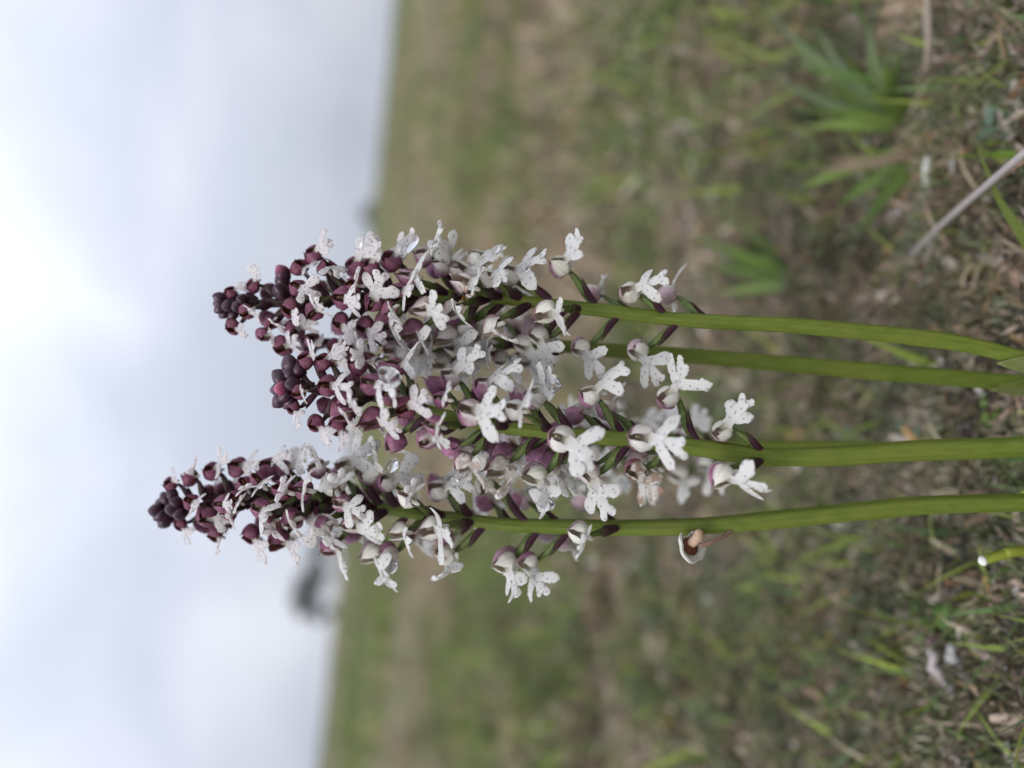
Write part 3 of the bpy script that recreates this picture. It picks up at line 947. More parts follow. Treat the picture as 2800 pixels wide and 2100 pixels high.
# ---- the second highest spike, towards the top of the picture
o1 = Orchid('purple tipped orchid nearest the top edge, a small insect on its white flowers',
            [(2800, 985), (2721, 958), (2595, 932), (2405, 911), (2152, 888), (1949, 880), (1835, 873), (1645, 848), (1519, 835), (1392, 818), (1266, 806), (1139, 808), (1013, 812), (886, 823), (759, 829), (612, 829)],
            .150, 1.55 * MM, .8 * MM, 585, 11, .002)
for f in [(624, 800, 660, 776, .05, 's', .62), (667, 855, 703, 860, .10, 'f', .72), (630, 893, 659, 909, .08, 's', .66), (686, 784, 702, 752, .1, 's', .72),
          (727, 795, 748, 786, .08, 'b', .75), (806, 782, 838, 788, .10, 'f', .78), (814, 727, 846, 733, .1, 's', .75), (846, 700, 876, 673, .12, 's'),
          (890, 727, 920, 726, .15, 'f'), (714, 920, 757, 914, .12, 's', .8), (765, 950, 803, 944, .15, 's'), (735, 887, 768, 894, .08, 'f', .78),
          (787, 839, 806, 870, .05, 'f', .8), (852, 858, 885, 846, .15, 'f'), (928, 814, 960, 826, .15, 'f'), (922, 877, 950, 906, .15, 's'),
          (800, 906, 846, 888, .1, 's'), (965, 735, 988, 690, .3, 's'), (1003, 736, 1026, 702, .15, 's'), (1063, 716, 1102, 682, .2, 's'),
          (1108, 757, 1149, 745, .45, 'f'), (1152, 697, 1187, 678, .45, 's'), (1204, 724, 1236, 704, .55, 's'), (1255, 738, 1290, 746, .9, 's'),
          (1299, 708, 1338, 694, .95, 's'), (1269, 774, 1302, 779, .6, 'f'), (1380, 751, 1429, 735, .8, 's'), (1017, 833, 1036, 804, .2, 'f'),
          (990, 890, 1010, 914, .15, 's'), (1046, 882, 1076, 902, .22, 's'), (1155, 840, 1189, 856, .55, 'f'), (1125, 904, 1154, 928, .35, 's'),
          (1217, 917, 1263, 950, .6, 's'), (1274, 900, 1303, 910, .8, 'b'), (1345, 893, 1370, 928, .7, 'f'), (1426, 938, 1462, 980, .9, 's'),
          (1468, 914, 1484, 955, .9, 's'), (1488, 852, 1530, 871, .75, 'f'), (1523, 731, 1561, 697, .95, 's'), (1618, 803, 1650, 783, .85, 'b', .8),
          (1716, 800, 1752, 784, .9, 's', .9), (1818, 807, 1850, 784, .95, 'b', .9), (1577, 946, 1606, 980, .95, 's', .92), (1735, 952, 1768, 998, .97, 's')]:
    o1.place(*f)
for b in [(600, 816, 0, 'f', .9), (602, 842, 0, 'f', .9), (596, 830, 0, 'b', .8), (622, 836, 0, 'f', .9), (635, 860, 0, 'f', .8), (640, 822, 0, 'b', .9), (612, 856, 0, 'b', .8),
          (770, 748, 0, 'f', 1.1, .8), (765, 796, 0, 'f', 1.1), (768, 768, 0, 'b', 1.0), (648, 838, 0, 'f', .9), (660, 820, 0, 'f', .8)]:
    o1.bud(*b)
for f in [(960, 780, 988, 772, .12, 'f', .85), (1060, 850, 1088, 862, .2, 'f', .85), (1090, 790, 1118, 800, .3, 'f', .8), (1230, 850, 1258, 862, .55, 'f', .85), (1330, 760, 1360, 750, .7, 'f', .85)]:
    o1.place(*f)
o1.backs(700, 1480, 12, .08, .95)
o1.sheath(2880, 2716, -.0025, 2.1 * MM)

# ---- the spike half hidden behind the first
o2 = Orchid('half hidden orchid whose stem runs between the two upper stems',
            [(2800, 1048), (2723, 1042), (2362, 1013), (2096, 990), (1800, 966), (1621, 955), (1545, 946), (1400, 938), (1280, 930), (1150, 930), (1000, 938), (860, 940), (820, 940)],
            .162, 1.75 * MM, .8 * MM, 805, 12)
for f in [(849, 925, 878, 938, .05, 'f'), (905, 948, 938, 958, .1, 'f'), (957, 952, 990, 944, .15, 'f'), (905, 985, 940, 1005, .12, 's'), (1005, 985, 1030, 1012, .3, 's'),
          (1068, 953, 1108, 966, .5, 'f'), (1100, 985, 1132, 1000, .7, 's'), (1150, 955, 1180, 975, .8, 'f'), (1204, 988, 1235, 1012, .9, 's'), (1160, 905, 1190, 890, .8, 's'),
          (1274, 978, 1300, 1004, .9, 's'), (1310, 950, 1340, 965, .85, 'f'), (1366, 985, 1400, 1002, .9, 's'), (1230, 945, 1260, 960, .8, 'f'), (1430, 980, 1458, 1005, .95, 's'),
          (1400, 900, 1430, 885, .9, 'b'), (1040, 905, 1065, 890, .4, 's'), (960, 900, 985, 885, .2, 'b')]:
    o2.place(*f)
for b in [(826, 930, 0, 'f', .9), (836, 948, 0, 'f', .9), (822, 946, 0, 'b', .9), (845, 960, 0, 'f', .9)]:
    o2.bud(*b)
o2.backs(880, 1500, 6, .1, 1)
o2.sheath(2890, 2698, -.002, 2.3 * MM)

# ---- the sharp one in the middle
o3 = Orchid('sharpest orchid in the middle, large water drop on its flower below the purple tip',
            [(2800, 1221), (2532, 1230), (2278, 1247), (2089, 1250), (1899, 1222), (1772, 1204), (1646, 1196), (1519, 1184), (1392, 1171), (1266, 1148), (1139, 1116), (1013, 1080), (886, 1063), (775, 1058)],
            .1415, 1.8 * MM, .85 * MM, 745, 13)
for f in [(827, 986, 863, 951, .05, 's', .78), (876, 989, 914, 962, .1, 's', .8), (795, 1109, 810, 1140, .05, 's', .62), (811, 1074, 840, 1077, .1, 'f', .72),
          (887, 1054, 938, 1055, .12, 'f', .85), (971, 996, 1000, 974, .12, 's'), (1010, 1048, 1056, 1052, .22, 'f'), (1077, 1002, 1112, 985, .2, 's'),
          (855, 1155, 892, 1192, .08, 's', .85), (914, 1163, 942, 1208, .1, 's', .85), (922, 1128, 964, 1158, .12, 'f', .9), (1017, 1144, 1060, 1164, .18, 'f', .95),
          (1099, 1118, 1140, 1106, .08, 'f'), (1226, 1035, 1274, 994, .42, 's'), (1161, 1206, 1198, 1186, .4, 's'), (1080, 1209, 1078, 1240, .2, 'b'),
          (1273, 1127, 1333, 1123, .5, 'f', 1.06), (1311, 1058, 1362, 1026, .5, 's'), (1449, 1088, 1496, 1050, .8, 's'), (1607, 1077, 1658, 1041, .68, 's'),
          (1523, 1194, 1577, 1220, .72, 'f', 1.08), (1744, 1194, 1798, 1200, .8, 'f', 1.04), (1360, 1274, 1399, 1305, .6, 's', None, .35), (1458, 1293, 1486, 1342, .85, 's'),
          (1500, 1264, 1531, 1312, .88, 'b'), (1607, 1290, 1632, 1343, .6, 's'), (1729, 1280, 1757, 1318, .8, 's', .95, .8), (1260, 1264, 1296, 1286, .7, 's', None, .5),
          (1821, 1090, 1848, 1042, .8, 's'), (1970, 1182, 1990, 1145, .95, 's', .92), (1963, 1302, 2020, 1318, .85, 'f', 1.06), (1385, 1160, 1420, 1172, .7, 'b')]:
    o3.place(*f)
for b in [(790, 994, 0, 'f', 1.1), (764, 1034, 0, 'f', 1.1), (770, 1062, 0, 'f', 1.05, .9), (762, 1094, 0, 'f', 1.0), (780, 1080, 0, 'f', 1.0), (790, 1022, 0, 'b', 1.0), (760, 1064, 0, 'b', 1.0), (798, 1052, 0, 'f', 1.0), (790, 1098, 0, 'f', 1.0), (815, 1010, 0, 'b', 1.0)]:
    o3.bud(*b)
for f in [(940, 1100, 968, 1110, .12, 'f', .85), (1060, 1080, 1088, 1072, .15, 'f', .9), (1180, 1160, 1208, 1172, .35, 'f', .85), (1200, 1090, 1230, 1080, .4, 'f', .85), (1400, 1120, 1430, 1106, .7, 'f', .85)]:
    o3.place(*f)
o3.backs(850, 1760, 20, .1, 1)

# ---- the tallest, by the tree
o4 = Orchid('tallest orchid, its dark tip farthest into the sky, one withered brown flower hanging low',
            [(2800, 1373), (2532, 1380), (2278, 1405), (2152, 1418), (2025, 1430), (1899, 1440), (1772, 1443), (1646, 1443), (1519, 1440), (1392, 1437), (1266, 1420), (1139, 1405), (1013, 1386), (886, 1367), (759, 1363), (633, 1378), (506, 1390), (430, 1392)],
            .152, 1.7 * MM, .8 * MM, 410, 14, .003)
for f in [(459, 1327, 482, 1300, .05, 's', .7), (513, 1306, 534, 1274, .08, 's', .75), (570, 1290, 610, 1264, .1, 's', .85), (640, 1276, 681, 1264, .12, 's'),
          (730, 1279, 760, 1250, .22, 's'), (771, 1279, 822, 1256, .2, 's'), (860, 1287, 882, 1252, .5, 's'), (935, 1280, 984, 1246, .85, 's'), (909, 1319, 940, 1328, .8, 'f'),
          (516, 1368, 545, 1368, .1, 'f', .78), (486, 1430, 507, 1464, .08, 's', .72), (581, 1457, 604, 1490, .1, 's', .85), (556, 1414, 606, 1428, .1, 'f', .8),
          (705, 1384, 740, 1399, .3, 'f'), (678, 1460, 708, 1500, .15, 's'), (757, 1473, 808, 1504, .2, 's'), (838, 1392, 860, 1426, .3, 's'), (665, 1317, 690, 1335, .15, 'f', .85),
          (705, 1312, 735, 1322, .2, 'f', .85), (895, 1495, 946, 1520, .5, 's'), (960, 1430, 1008, 1441, .55, 'f'), (1055, 1505, 1074, 1556, .68, 's'), (1008, 1507, 1042, 1540, .85, 's'),
          (1049, 1316, 1106, 1297, .75, 's'), (998, 1301, 1034, 1262, .85, 's'), (1174, 1446, 1217, 1441, .92, 'f', 1.05), (1212, 1506, 1238, 1552, .7, 's'), (1193, 1340, 1236, 1320, .85, 's'),
          (1323, 1334, 1320, 1284, .85, 's'), (1372, 1530, 1404, 1576, .85, 's'), (1440, 1533, 1466, 1580, .88, 's', .9), (1410, 1364, 1446, 1342, .8, 'b', .9), (1577, 1451, 1607, 1472, .97, 'f'),
          (1587, 1372, 1610, 1342, .9, 'b'), (600, 1335, 630, 1325, .1, 'b', .8), (560, 1345, 580, 1330, .08, 'b', .75)]:
    o4.place(*f)
for b in [(426, 1395, 0, 'f', 1.05), (453, 1365, 0, 'f', 1.0), (448, 1425, 0, 'f', 1.0), (469, 1392, 0, 'f', 1.0), (440, 1380, 0, 'b', 1.0), (480, 1375, 0, 'f', .9), (440, 1408, 0, 'f', 1.0), (470, 1412, 0, 'b', 1.0), (468, 1352, 0, 'b', .9), (490, 1404, 0, 'f', .95), (500, 1385, 0, 'b', 1.0)]:
    o4.bud(*b)
for f in [(620, 1402, 645, 1412, .1, 'f', .8), (640, 1362, 668, 1366, .1, 'f', .8), (600, 1378, 625, 1372, .1, 'f', .75), (770, 1340, 798, 1330, .2, 'f'), (792, 1424, 820, 1440, .22, 'f'),
          (735, 1430, 762, 1446, .15, 'f', .9), (822, 1338, 850, 1330, .3, 'f'), (880, 1440, 912, 1452, .4, 'f'), (930, 1372, 960, 1384, .5, 'f', .85), (1110, 1362, 1140, 1350, .8, 'f', .85), (1090, 1452, 1118, 1470, .8, 'f', .9)]:
    o4.place(*f)
o4.backs(520, 1560, 20, .08, 1)

# ---- the blurred one behind
o5 = Orchid('blurred orchid farthest behind, its white flowers seen around the middle stem',
            [(2800, 1240), (2500, 1230), (2278, 1224), (2050, 1222), (1900, 1222), (1700, 1220), (1500, 1222), (1400, 1225), (1300, 1228), (1240, 1228)],
            .186, 1.7 * MM, .8 * MM, 1225, 15)
for f in [(1540, 1158, 1560, 1132, .6, 's'), (1600, 1150, 1625, 1130, .7, 's'), (1668, 1150, 1694, 1128, .85, 's'), (1735, 1168, 1760, 1150, .9, 's'), (1785, 1160, 1812, 1140, .9, 's'),
          (1480, 1285, 1504, 1310, .6, 's'), (1556, 1290, 1584, 1312, .7, 's'), (1655, 1292, 1692, 1318, .85, 's'), (1738, 1292, 1760, 1324, .9, 's'), (1848, 1290, 1862, 1318, .85, 's'),
          (1920, 1262, 1940, 1285, .9, 's'), (1400, 1250, 1420, 1268, .3, 'f'), (1440, 1200, 1462, 1185, .3, 's'), (1340, 1245, 1360, 1260, .12, 'f'), (1350, 1205, 1372, 1190, .12, 's'),
          (1510, 1235, 1535, 1245, .5, 'f'), (1620, 1240, 1645, 1255, .8, 'f'), (1300, 1235, 1320, 1245, .08, 'f'), (1870, 1170, 1890, 1150, .9, 's')]:
    o5.place(*f)
for b in [(1250, 1225, 0, 'f', 1), (1262, 1240, 0, 'f', 1), (1265, 1215, 0, 'f', 1), (1280, 1230, 0, 'f', 1)]:
    o5.bud(*b)
o5.backs(1350, 1850, 8, .2, .9)

# ---- withered flower hanging from the tallest stem
def withered(o):
    D = o.depth(1897) - .004
    c = np.array(at(1893, 1492, D))
    g = np.random.default_rng(4)
    mb = MB()
    n, m_ = 14, 30
    G = np.zeros((n, m_, 3))
    ax = nrm(_rt * .35 - _up * .55 - _fw * .75)            # the open mouth looks towards the lens and the stem
    sx_ = nrm(np.cross(ax, ZUP)); sy_ = np.cross(sx_, ax)
    for i in range(n):
        t = i / (n - 1)
        for j in range(m_):
            ph = R(-165) + R(300) * j / (m_ - 1)
            r = 3.3 * math.sin(R(8 + 78 * t)) * (1 + .08 * math.sin(3 * ph) + .05 * math.sin(7 * ph) * t)
            G[i, j] = ax * (-2.0 * math.cos(R(8 + 85 * t))) + sx_ * r * math.cos(ph) + sy_ * r * math.sin(ph)
    V, F = shell(G, .3, ax * 1.5)
    V = V * MM + c
    k_ = n * m_
    f1 = obj('withered_flower', mesh_from('withered_flower', V, F, M_HOOD, {'pig': ('FLOAT', [-1.] * 2 * k_), 'vein': ('FLOAT', [0.] * 2 * k_), 'inner': ('FLOAT', [0.] * 2 * k_)}), o.root)
    f1.color = (1, .6, .12, 1)
    f1['label'] = 'shrivelled flower, a pale shell around a brown centre'
    P = spline([c + (sx_ * -.2 - ax * 1.2) * MM, c + (sy_ * .6 + ax * .2) * MM, c + (sy_ * 1.2 + ax * 1.3) * MM], 8)
    def brown_tube(name, P, rad, col, parent):
        _, s_, n_ = frames(P, (.3, 1, .2))
        rad = np.asarray(rad) * (1 + g.normal(0, .12, len(P)))
        V, F, _ = sweep(P, s_, n_, rad * MM, rad * MM * .8, 9)
        c4 = np.ones((len(V), 4)); c4[:, :3] = np.array(col) * g.normal(1, .15, (len(V), 1))
        return obj(name, mesh_from(name, V, F, M_DRY, {'col': ('FLOAT_COLOR', c4)}), parent)
    P2 = spline([c - ax * 1.6 * MM, c - ax * .4 * MM, c + ax * .1 * MM], 6)
    brown_tube('dead_centre', P2, [1.2, 1.7, 1.8, 1.7, 1.4, .6], (.16, .06, .03), f1)
    kn = c + ax * .8 * MM - _rt * -.4 * MM
    P3 = spline([c - ax * .2 * MM - sx_ * .4 * MM, kn + _rt * 1.0 * MM - _up * .4 * MM, kn + _rt * 2.6 * MM - _up * .9 * MM], 9)
    brown_tube('dried_lip', P3, [1.0, 1.05, 1.0, 1.0, 1.1, 1.1, 1.0, .8, .3], (.60, .42, .30), f1)
    st = o.axis_point(2010)
    P4 = spline([c - _up * 1.2 * MM, c - _up * 3.6 * MM + _rt * .6 * MM, (c + st) / 2 - _up * 2.5 * MM, st - _up * .2 * MM], 12)
    brown_tube('dead_stalk', P4, np.linspace(.55, .38, 12), (.30, .19, .14), f1)
withered(o4)

# ------------------------------------------------------------------ water drops lying on the lips
def blob(name, seed, k=.10):
    import bmesh
    bm = bmesh.new(); bmesh.ops.create_icosphere(bm, subdivisions=4, radius=1)
    g = np.random.default_rng(seed); w = g.normal(0, 1, (3, 3)); ph = g.random(3) * 6
    for v in bm.verts:
        d = sum(math.sin(1.9 * float(np.dot(w[i], v.co)) + ph[i]) for i in range(3)) * k / 3
        v.co *= 1 + d
    me = bpy.data.meshes.new(name); bm.to_mesh(me); bm.free()
    me.polygons.foreach_set('use_smooth', [True] * len(me.polygons))
    me.materials.append(M_WATER)
    return me
DROPS = [blob('water_drop', i) for i in range(4)]
def near_flower(o, lx, ly):
    best = None
    for hx, hy, D, M, dv in o.flowers:
        q = M @ Vector(LCEN * MM)
        v = q - CAM; dd = v.dot(fwd)
        px = 1400 - v.dot(upv) / dd * F_PX; py = 1050 - v.dot(rgt) / dd * F_PX
        e = math.hypot(px - lx, py - ly)
        if best is None or e < best[0]: best = (e, dd, M)
    return best
def drop(o, px, py, a, b, ang, label, near=.0016):
    """a, b: half axes in photograph pixels, ang: degrees of the long axis in the picture"""
    _, D, M = near_flower(o, px, py)
    D -= near
    s = D / F_PX
    c = np.array(at(px, py, D))
    ca, sa = math.cos(R(ang)), math.sin(R(ang))
    # picture x is world down, picture y is -X
    X = -_up * ca - _rt * sa; Y = _up * sa - _rt * ca
    Z = nrm(np.cross(X, Y)); X = nrm(X); Y = nrm(Y)
    W_ = Matrix.Identity(4)
    for i in range(3):
        W_[i][0], W_[i][1], W_[i][2], W_[i][3] = X[i] * a * s, Y[i] * b * s, Z[i] * min(a, b) * s * .8, c[i]
    d = obj('water_drop', random.choice(DROPS), None, W_)
    tag(d, label, 'water drop', 'water drops on the flowers')
drop(o3, 1066, 1026, 36, 24, 30, 'large water drop on the spotted lip just under the middle purple tip')
drop(o1, 1112, 670, 38, 22, -35, 'large clear drop on a lip standing out from the topmost orchid')
drop(o1, 1183, 672, 18, 13, 60, 'small drop behind the lip next below the large top drop')
drop(o1, 1356, 682, 17, 8, -50, 'thin water film stretched in a forked lip of the top orchid')
drop(o1, 1436, 731, 13, 12, 0, 'round bead of water on a broad white lip of the top orchid')
drop(o1, 980, 670, 14, 9, -60, 'small drop on the pale lip above the large top drop')
drop(o1, 1832, 849, 15, 12, 30, 'drop hanging under the lowest top orchid flower')
drop(o1, 1795, 845, 9, 8, 0, 'tiny drop beside the drop under the lowest top orchid flower')
drop(o2, 1015, 945, 22, 15, 40, 'drop caught between white lips of the half hidden orchid')
drop(o2, 1112, 962, 18, 12, 30, 'lower drop among the half hidden orchid lips')
drop(o2, 1040, 972, 10, 9, 0, 'small bead of water where two orchids touch')
drop(o3, 1512, 1046, 28, 20, 60, 'clear drop in the lip of the middle orchid pointing up the picture')
drop(o3, 1482, 1364, 42, 20, 38, 'long water drop sliding down a lip between the two lower stems')
drop(o4, 1010, 1228, 38, 17, -35, 'curved drop clinging to a lip between the middle and tallest orchids')
drop(o4, 1071, 1274, 23, 17, -40, 'drop next to the curved drop above the tallest orchid')
drop(o4, 1242, 1320, 17, 11, 70, 'small drop on a white lip on the upper side of the tallest orchid')
drop(o4, 1070, 1548, 22, 14, -10, 'drop on the drooping lip at the lowest edge of the tallest orchid')
drop(o4, 838, 1260, 9, 8, 0, 'tiny bright drop on the pink lips of the tallest orchid')
drop(o3, 1440, 1214, 11, 8, 30, 'small drop beside the middle stem under green bracts')
drop(o5, 1706, 1326, 17, 15, 20, 'blurred bright drop on the orchid farthest behind')

# ------------------------------------------------------------------ the small insect
def insect():
    _, D, M = near_flower(o1, 1288, 785)
    D -= .0022
    c = np.array(at(1275, 795, D))
    root = empty('ant', Vector(c)); tag(root, 'tiny dark insect with orange legs on a pink hooded flower', 'insect')
    def P(x, y, h=0): return np.array(at(x, y, D - h * MM))
    def ell(name, p, q, r, mat, parent):
        Pp = np.array([p + (q - p) * t for t in np.linspace(0, 1, 9)])
        _, s_, n_ = frames(Pp, _fw + .1 * _rt)
        rr = r * np.sqrt(np.clip(1 - (np.linspace(-1, 1, 9)) ** 2, .03, 1))
        V, F, _ = sweep(Pp, s_, n_, rr, rr, 10)
        return V, F
    m1, t, out = mat_new('insect_black'); finish(t, out, rgb(t, (.012, .010, .009)), .25, 0, .5)
    m2, t, out = mat_new('insect_orange'); finish(t, out, rgb(t, (.30, .12, .03)), .4, 0, .4)
    mb = MB()
    for p, q, r in ((P(1260, 805), P(1254, 808), .35 * MM), (P(1272, 801), P(1261, 805), .38 * MM), (P(1288, 797), P(1273, 801), .42 * MM)):
        V, F = ell('b', p, q, r, m1, root); mb.add(V, F)
    obj('body', mesh_from('body', mb.V, mb.F, m1), root)
    for pts in [((1266, 803), (1262, 790), (1256, 782)), ((1270, 802), (1270, 786), (1268, 774)), ((1273, 801), (1280, 788), (1284, 776)),
                ((1267, 806), (1264, 816), (1258, 824)), ((1271, 805), (1276, 816), (1280, 824)), ((1275, 803), (1288, 808), (1304, 806))]:
        Q = spline([P(*pts[0], .1), P(*pts[1], .5), P(*pts[2], -.1)], 7)
        _, s_, n_ = frames(Q, _fw + .2 * _rt)
        V, F, _ = sweep(Q, s_, n_, .07 * MM, .07 * MM, 6)
        obj('leg', mesh_from('leg', V, F, m2), root)
    for dy in (-6, 7):
        Q = spline([P(1255, 807, .1), P(1247, 806 + dy, .4), P(1243, 800 + dy * 2, .5)], 6)
        _, s_, n_ = frames(Q, _fw + .2 * _rt)
        V, F, _ = sweep(Q, s_, n_, .05 * MM, .05 * MM, 5)
        obj('antenna', mesh_from('antenna', V, F, m1), root)
insect()

# ------------------------------------------------------------------ single plants and litter on the ground
def ground_hit(px, py):
    """where the line of sight through a photograph pixel meets the hillside"""
    d = fwd + rgt * ((1050 - py) / F_PX) + upv * ((1400 - px) / F_PX)
    t = .05
    for i in range(4000):
        p = CAM + d * t
        if p.z < float(gz(p.x, p.y)): break
        t += .0005 + t * .002
    return p, t
def strip(name, P, w, col, col2=None, mat=None, parent=None, thick=.12 * MM, cup=-.3, hint=None, k=8):
    P = np.asarray(P); n = len(P)
    _, s_, n_ = frames(P, hint if hint is not None else _fw + .15 * ZUP)
    V, F, T = sweep(P, s_, n_, w, thick, k, cup)
    c4 = np.ones((len(V), 4)); a = np.array(col); b = np.array(col2 if col2 is not None else col)
    for i, t in enumerate(T): c4[i, :3] = a + (b - a) * t
    return obj(name, mesh_from(name, V, F, mat or M_GRASS, {'col': ('FLOAT_COLOR', c4)}), parent)
TAPER = lambda n, w: w * np.array([min(1, .55 + 1.5 * t) * max(.04, 1 - t ** 2.2) for t in np.linspace(0, 1, n)])

def tussock(label, px, py, tips, name='grass_tussock'):
    p, D = ground_hit(px, py)
    root = empty(name, p); tag(root, label, 'grass')
    for (tx, ty, dd, w, c1, c2, sag) in tips:
        a = np.array(p) + np.array([random.uniform(-2, 2), random.uniform(-2, 2), -1]) * MM
        b = np.array(at(tx, ty, D + dd))
        mid = (a + b) / 2 + ZUP * sag * np.linalg.norm(b - a)
        Pq = spline([a, mid, b], 14)
        strip('blade', Pq, TAPER(14, w * 1.6 * MM), c1, c2, None, root)
G1, G2, G3, G4 = (.16, .24, .045), (.21, .29, .07), (.14, .21, .07), (.28, .34, .20)
ST, ST2 = (.34, .27, .18), (.26, .18, .12)
tussock('broad bladed green grass tussock in the upper right corner', 2500, 352, [
    (2110, 40, .03, 2.0, G1, G4, .10), (2230, 70, .02, 1.8, G3, G4, .12), (2375, 60, .0, 2.0, G1, G4, .16), (2300, 130, .02, 1.8, G1, G2, .12),
    (2240, 215, .02, 1.7, G3, G2, .10), (2150, 290, .04, 1.9, G3, G2, .08), (2200, 345, .02, 1.6, G1, G2, .08), (2390, 250, -.01, 1.9, G1, G2, .10),
    (2080, 190, .05, 1.6, G3, G4, .10), (2420, 150, -.01, 1.6, G1, G2, .15), (2270, 300, .0, 1.6, G2, G1, .05), (2470, 130, -.02, 1.5, G1, G3, .2)])
tussock('tuft of grass leaning over dead straw below the upper right tussock', 2530, 420, [
    (2190, 515, .03, 1.7, G1, G2, .10), (2290, 560, .02, 1.8, G3, G1, .10), (2350, 640, .0, 1.6, G1, G3, .08), (2230, 470, .02, 1.3, ST, ST2, .05),
    (2260, 440, .02, 1.1, ST, ST2, .03), (2330, 455, .0, 1.2, ST2, ST, .04)])
tussock('bright green blades tucked behind the topmost bare stem', 2215, 770, [
    (1890, 640, .05, 1.9, G1, (.17, .26, .05), .06), (1980, 690, .03, 1.9, (.12, .20, .04), G2, .06), (2040, 640, .03, 1.8, G1, G3, .08), (1930, 720, .04, 1.8, G3, G1, .05),
    (2080, 740, .02, 1.7, G1, G2, .05), (1960, 800, .03, 1.5, G3, G2, .04)])
tussock('green blades behind the gap between upper and middle stems', 1960, 1060, [
    (1800, 1040, .06, 1.9, G1, G2, .06), (1830, 1090, .05, 1.9, (.12, .20, .04), G1, .06), (1870, 1130, .05, 1.7, G3, G1, .05), (1760, 1075, .08, 1.9, G1, G3, .04)])
tussock('low green tuft near the bottom edge of the picture', 1880, 1960, [
    (1740, 1960, .1, 2.4, G1, G2, .08), (1790, 1900, .08, 2.2, G3, G1, .08), (1820, 2060, .06, 2.4, G1, G3, .06), (1760, 2010, .08, 2.2, G1, G2, .06)])
tussock('fine straw tuft in the top edge of the meadow', 2060, 160, [
    (1720, 130, .08, 1.5, ST, ST2, .06), (1790, 60, .06, 1.4, ST2, ST, .06), (1850, 200, .05, 1.4, ST, ST2, .05), (1900, 20, .05, 1.4, ST, (.36, .32, .24), .06)])

def single(name, label, cat, pix, w, c1, c2, mat=None, dd=(0, 0, 0), taper=True, lift=0.0, round_=False):
    pts = []
    for i, (x, y) in enumerate(pix):
        p, D = ground_hit(min(x, 2790), y)
        q = np.array(at(x, y, D + (dd[i] if i < len(dd) else 0)))
        if lift: q = q + ZUP * lift
        pts.append(q)
    P = spline(pts, 14)
    n = 14
    wv = TAPER(n, w * MM) if taper else np.full(n, w * MM) * (1 + .06 * np.sin(np.arange(n) * 1.9))
    o = strip(name, P, wv, c1, c2, mat, None, (w * MM * .9) if round_ else .15 * MM, 0 if round_ else -.3, None, 10)
    tag(o, label, cat)
    return o
single('dry_stalk', 'pale grey dead stalk lying slantwise at the right edge', 'stalk', [(2830, 395), (2700, 505), (2580, 610), (2490, 700)], 0.9, (.42, .38, .36), (.33, .28, .24), M_DRY, (-.036, -.030, -.022, -.014), False, 0, True)
single('grass_shoot', 'short bright green blade beside the pale dead stalk', 'grass', [(2810, 432), (2700, 425), (2590, 432)], 2.0, (.15, .23, .03), (.17, .26, .035), None, (-.012, -.012, -.010), True)
single('grass_shoot', 'yellowish green blade crossing the short bright one', 'grass', [(2790, 400), (2730, 392), (2680, 398)], 1.6, (.17, .22, .03), (.20, .23, .05), None, (-.006, -.006, -.006), True)
single('grass_shoot', 'green blade with an orange tip low in the picture', 'grass', [(1860, 1800), (1760, 1832), (1690, 1856), (1640, 1862)], 3.2, (.11, .18, .03), (.30, .15, .05), None, (0, 0, .01, .02), True, .004)
single('grass_shoot', 'pale grey green blade at the bottom edge', 'grass', [(2280, 2110), (2330, 2060), (2390, 2005)], 1.8, (.20, .25, .15), (.17, .21, .11), None, (-.01, -.01, -.008), True, .002)
single('grass_shoot', 'dull green blade rising at the bottom edge past the pale one', 'grass', [(2030, 2110), (2010, 2040), (1995, 1960)], 2.4, (.16, .21, .08), (.12, .16, .05), None, (-.01, 0, .01), True, .002)
single('dead_leaf', 'tan curled dead leaf below the lowest stem', 'leaf', [(2140, 1842), (2200, 1868), (2250, 1898), (2300, 1930)], 1.7, (.36, .29, .22), (.30, .17, .11), M_DRY, (-.004, -.006, -.004, -.002), True, .003)
single('dead_leaf', 'upright orange brown leaf left of the tan curled one', 'leaf', [(2070, 1852), (2045, 1800), (2030, 1745)], 1.8, (.30, .19, .12), (.34, .25, .18), M_DRY, (-.004, -.004, 0), True, .003)
single('dead_leaf', 'tan straw bent down behind the topmost stem', 'straw', [(2390, 980), (2420, 850), (2370, 770), (2350, 690)], 1.2, (.33, .27, .20), (.28, .20, .14), M_DRY, (-.004, -.006, -.006, -.003), False, .002)
single('dead_leaf', 'yellowish straw standing between the two upper stems', 'straw', [(2100, 1100), (2120, 960), (2160, 820)], 1.3, (.34, .29, .17), (.30, .24, .14), M_DRY, (-.004, -.004, 0), False, .002)
single('dead_leaf', 'whitish scrap of dead leaf past the lower stems', 'leaf', [(2290, 1690), (2330, 1745), (2400, 1785), (2460, 1790)], 1.5, (.45, .42, .38), (.36, .32, .24), M_DRY, (-.004, -.005, -.005, -.003), True, .003)
single('dead_leaf', 'brown stalk beside the pale green shoot', 'leaf', [(2440, 1440), (2490, 1520), (2540, 1600)], 1.4, (.28, .22, .16), (.20, .15, .10), M_DRY, (-.003, -.004, -.003), False, .002)
single('dry_stalk', 'pinkish straw running down from the top edge', 'stalk', [(2560, -20), (2565, 90), (2560, 200)], 1.0, (.40, .33, .27), (.32, .25, .19), M_DRY, (-.006, -.008, -.004), False, .003, True)

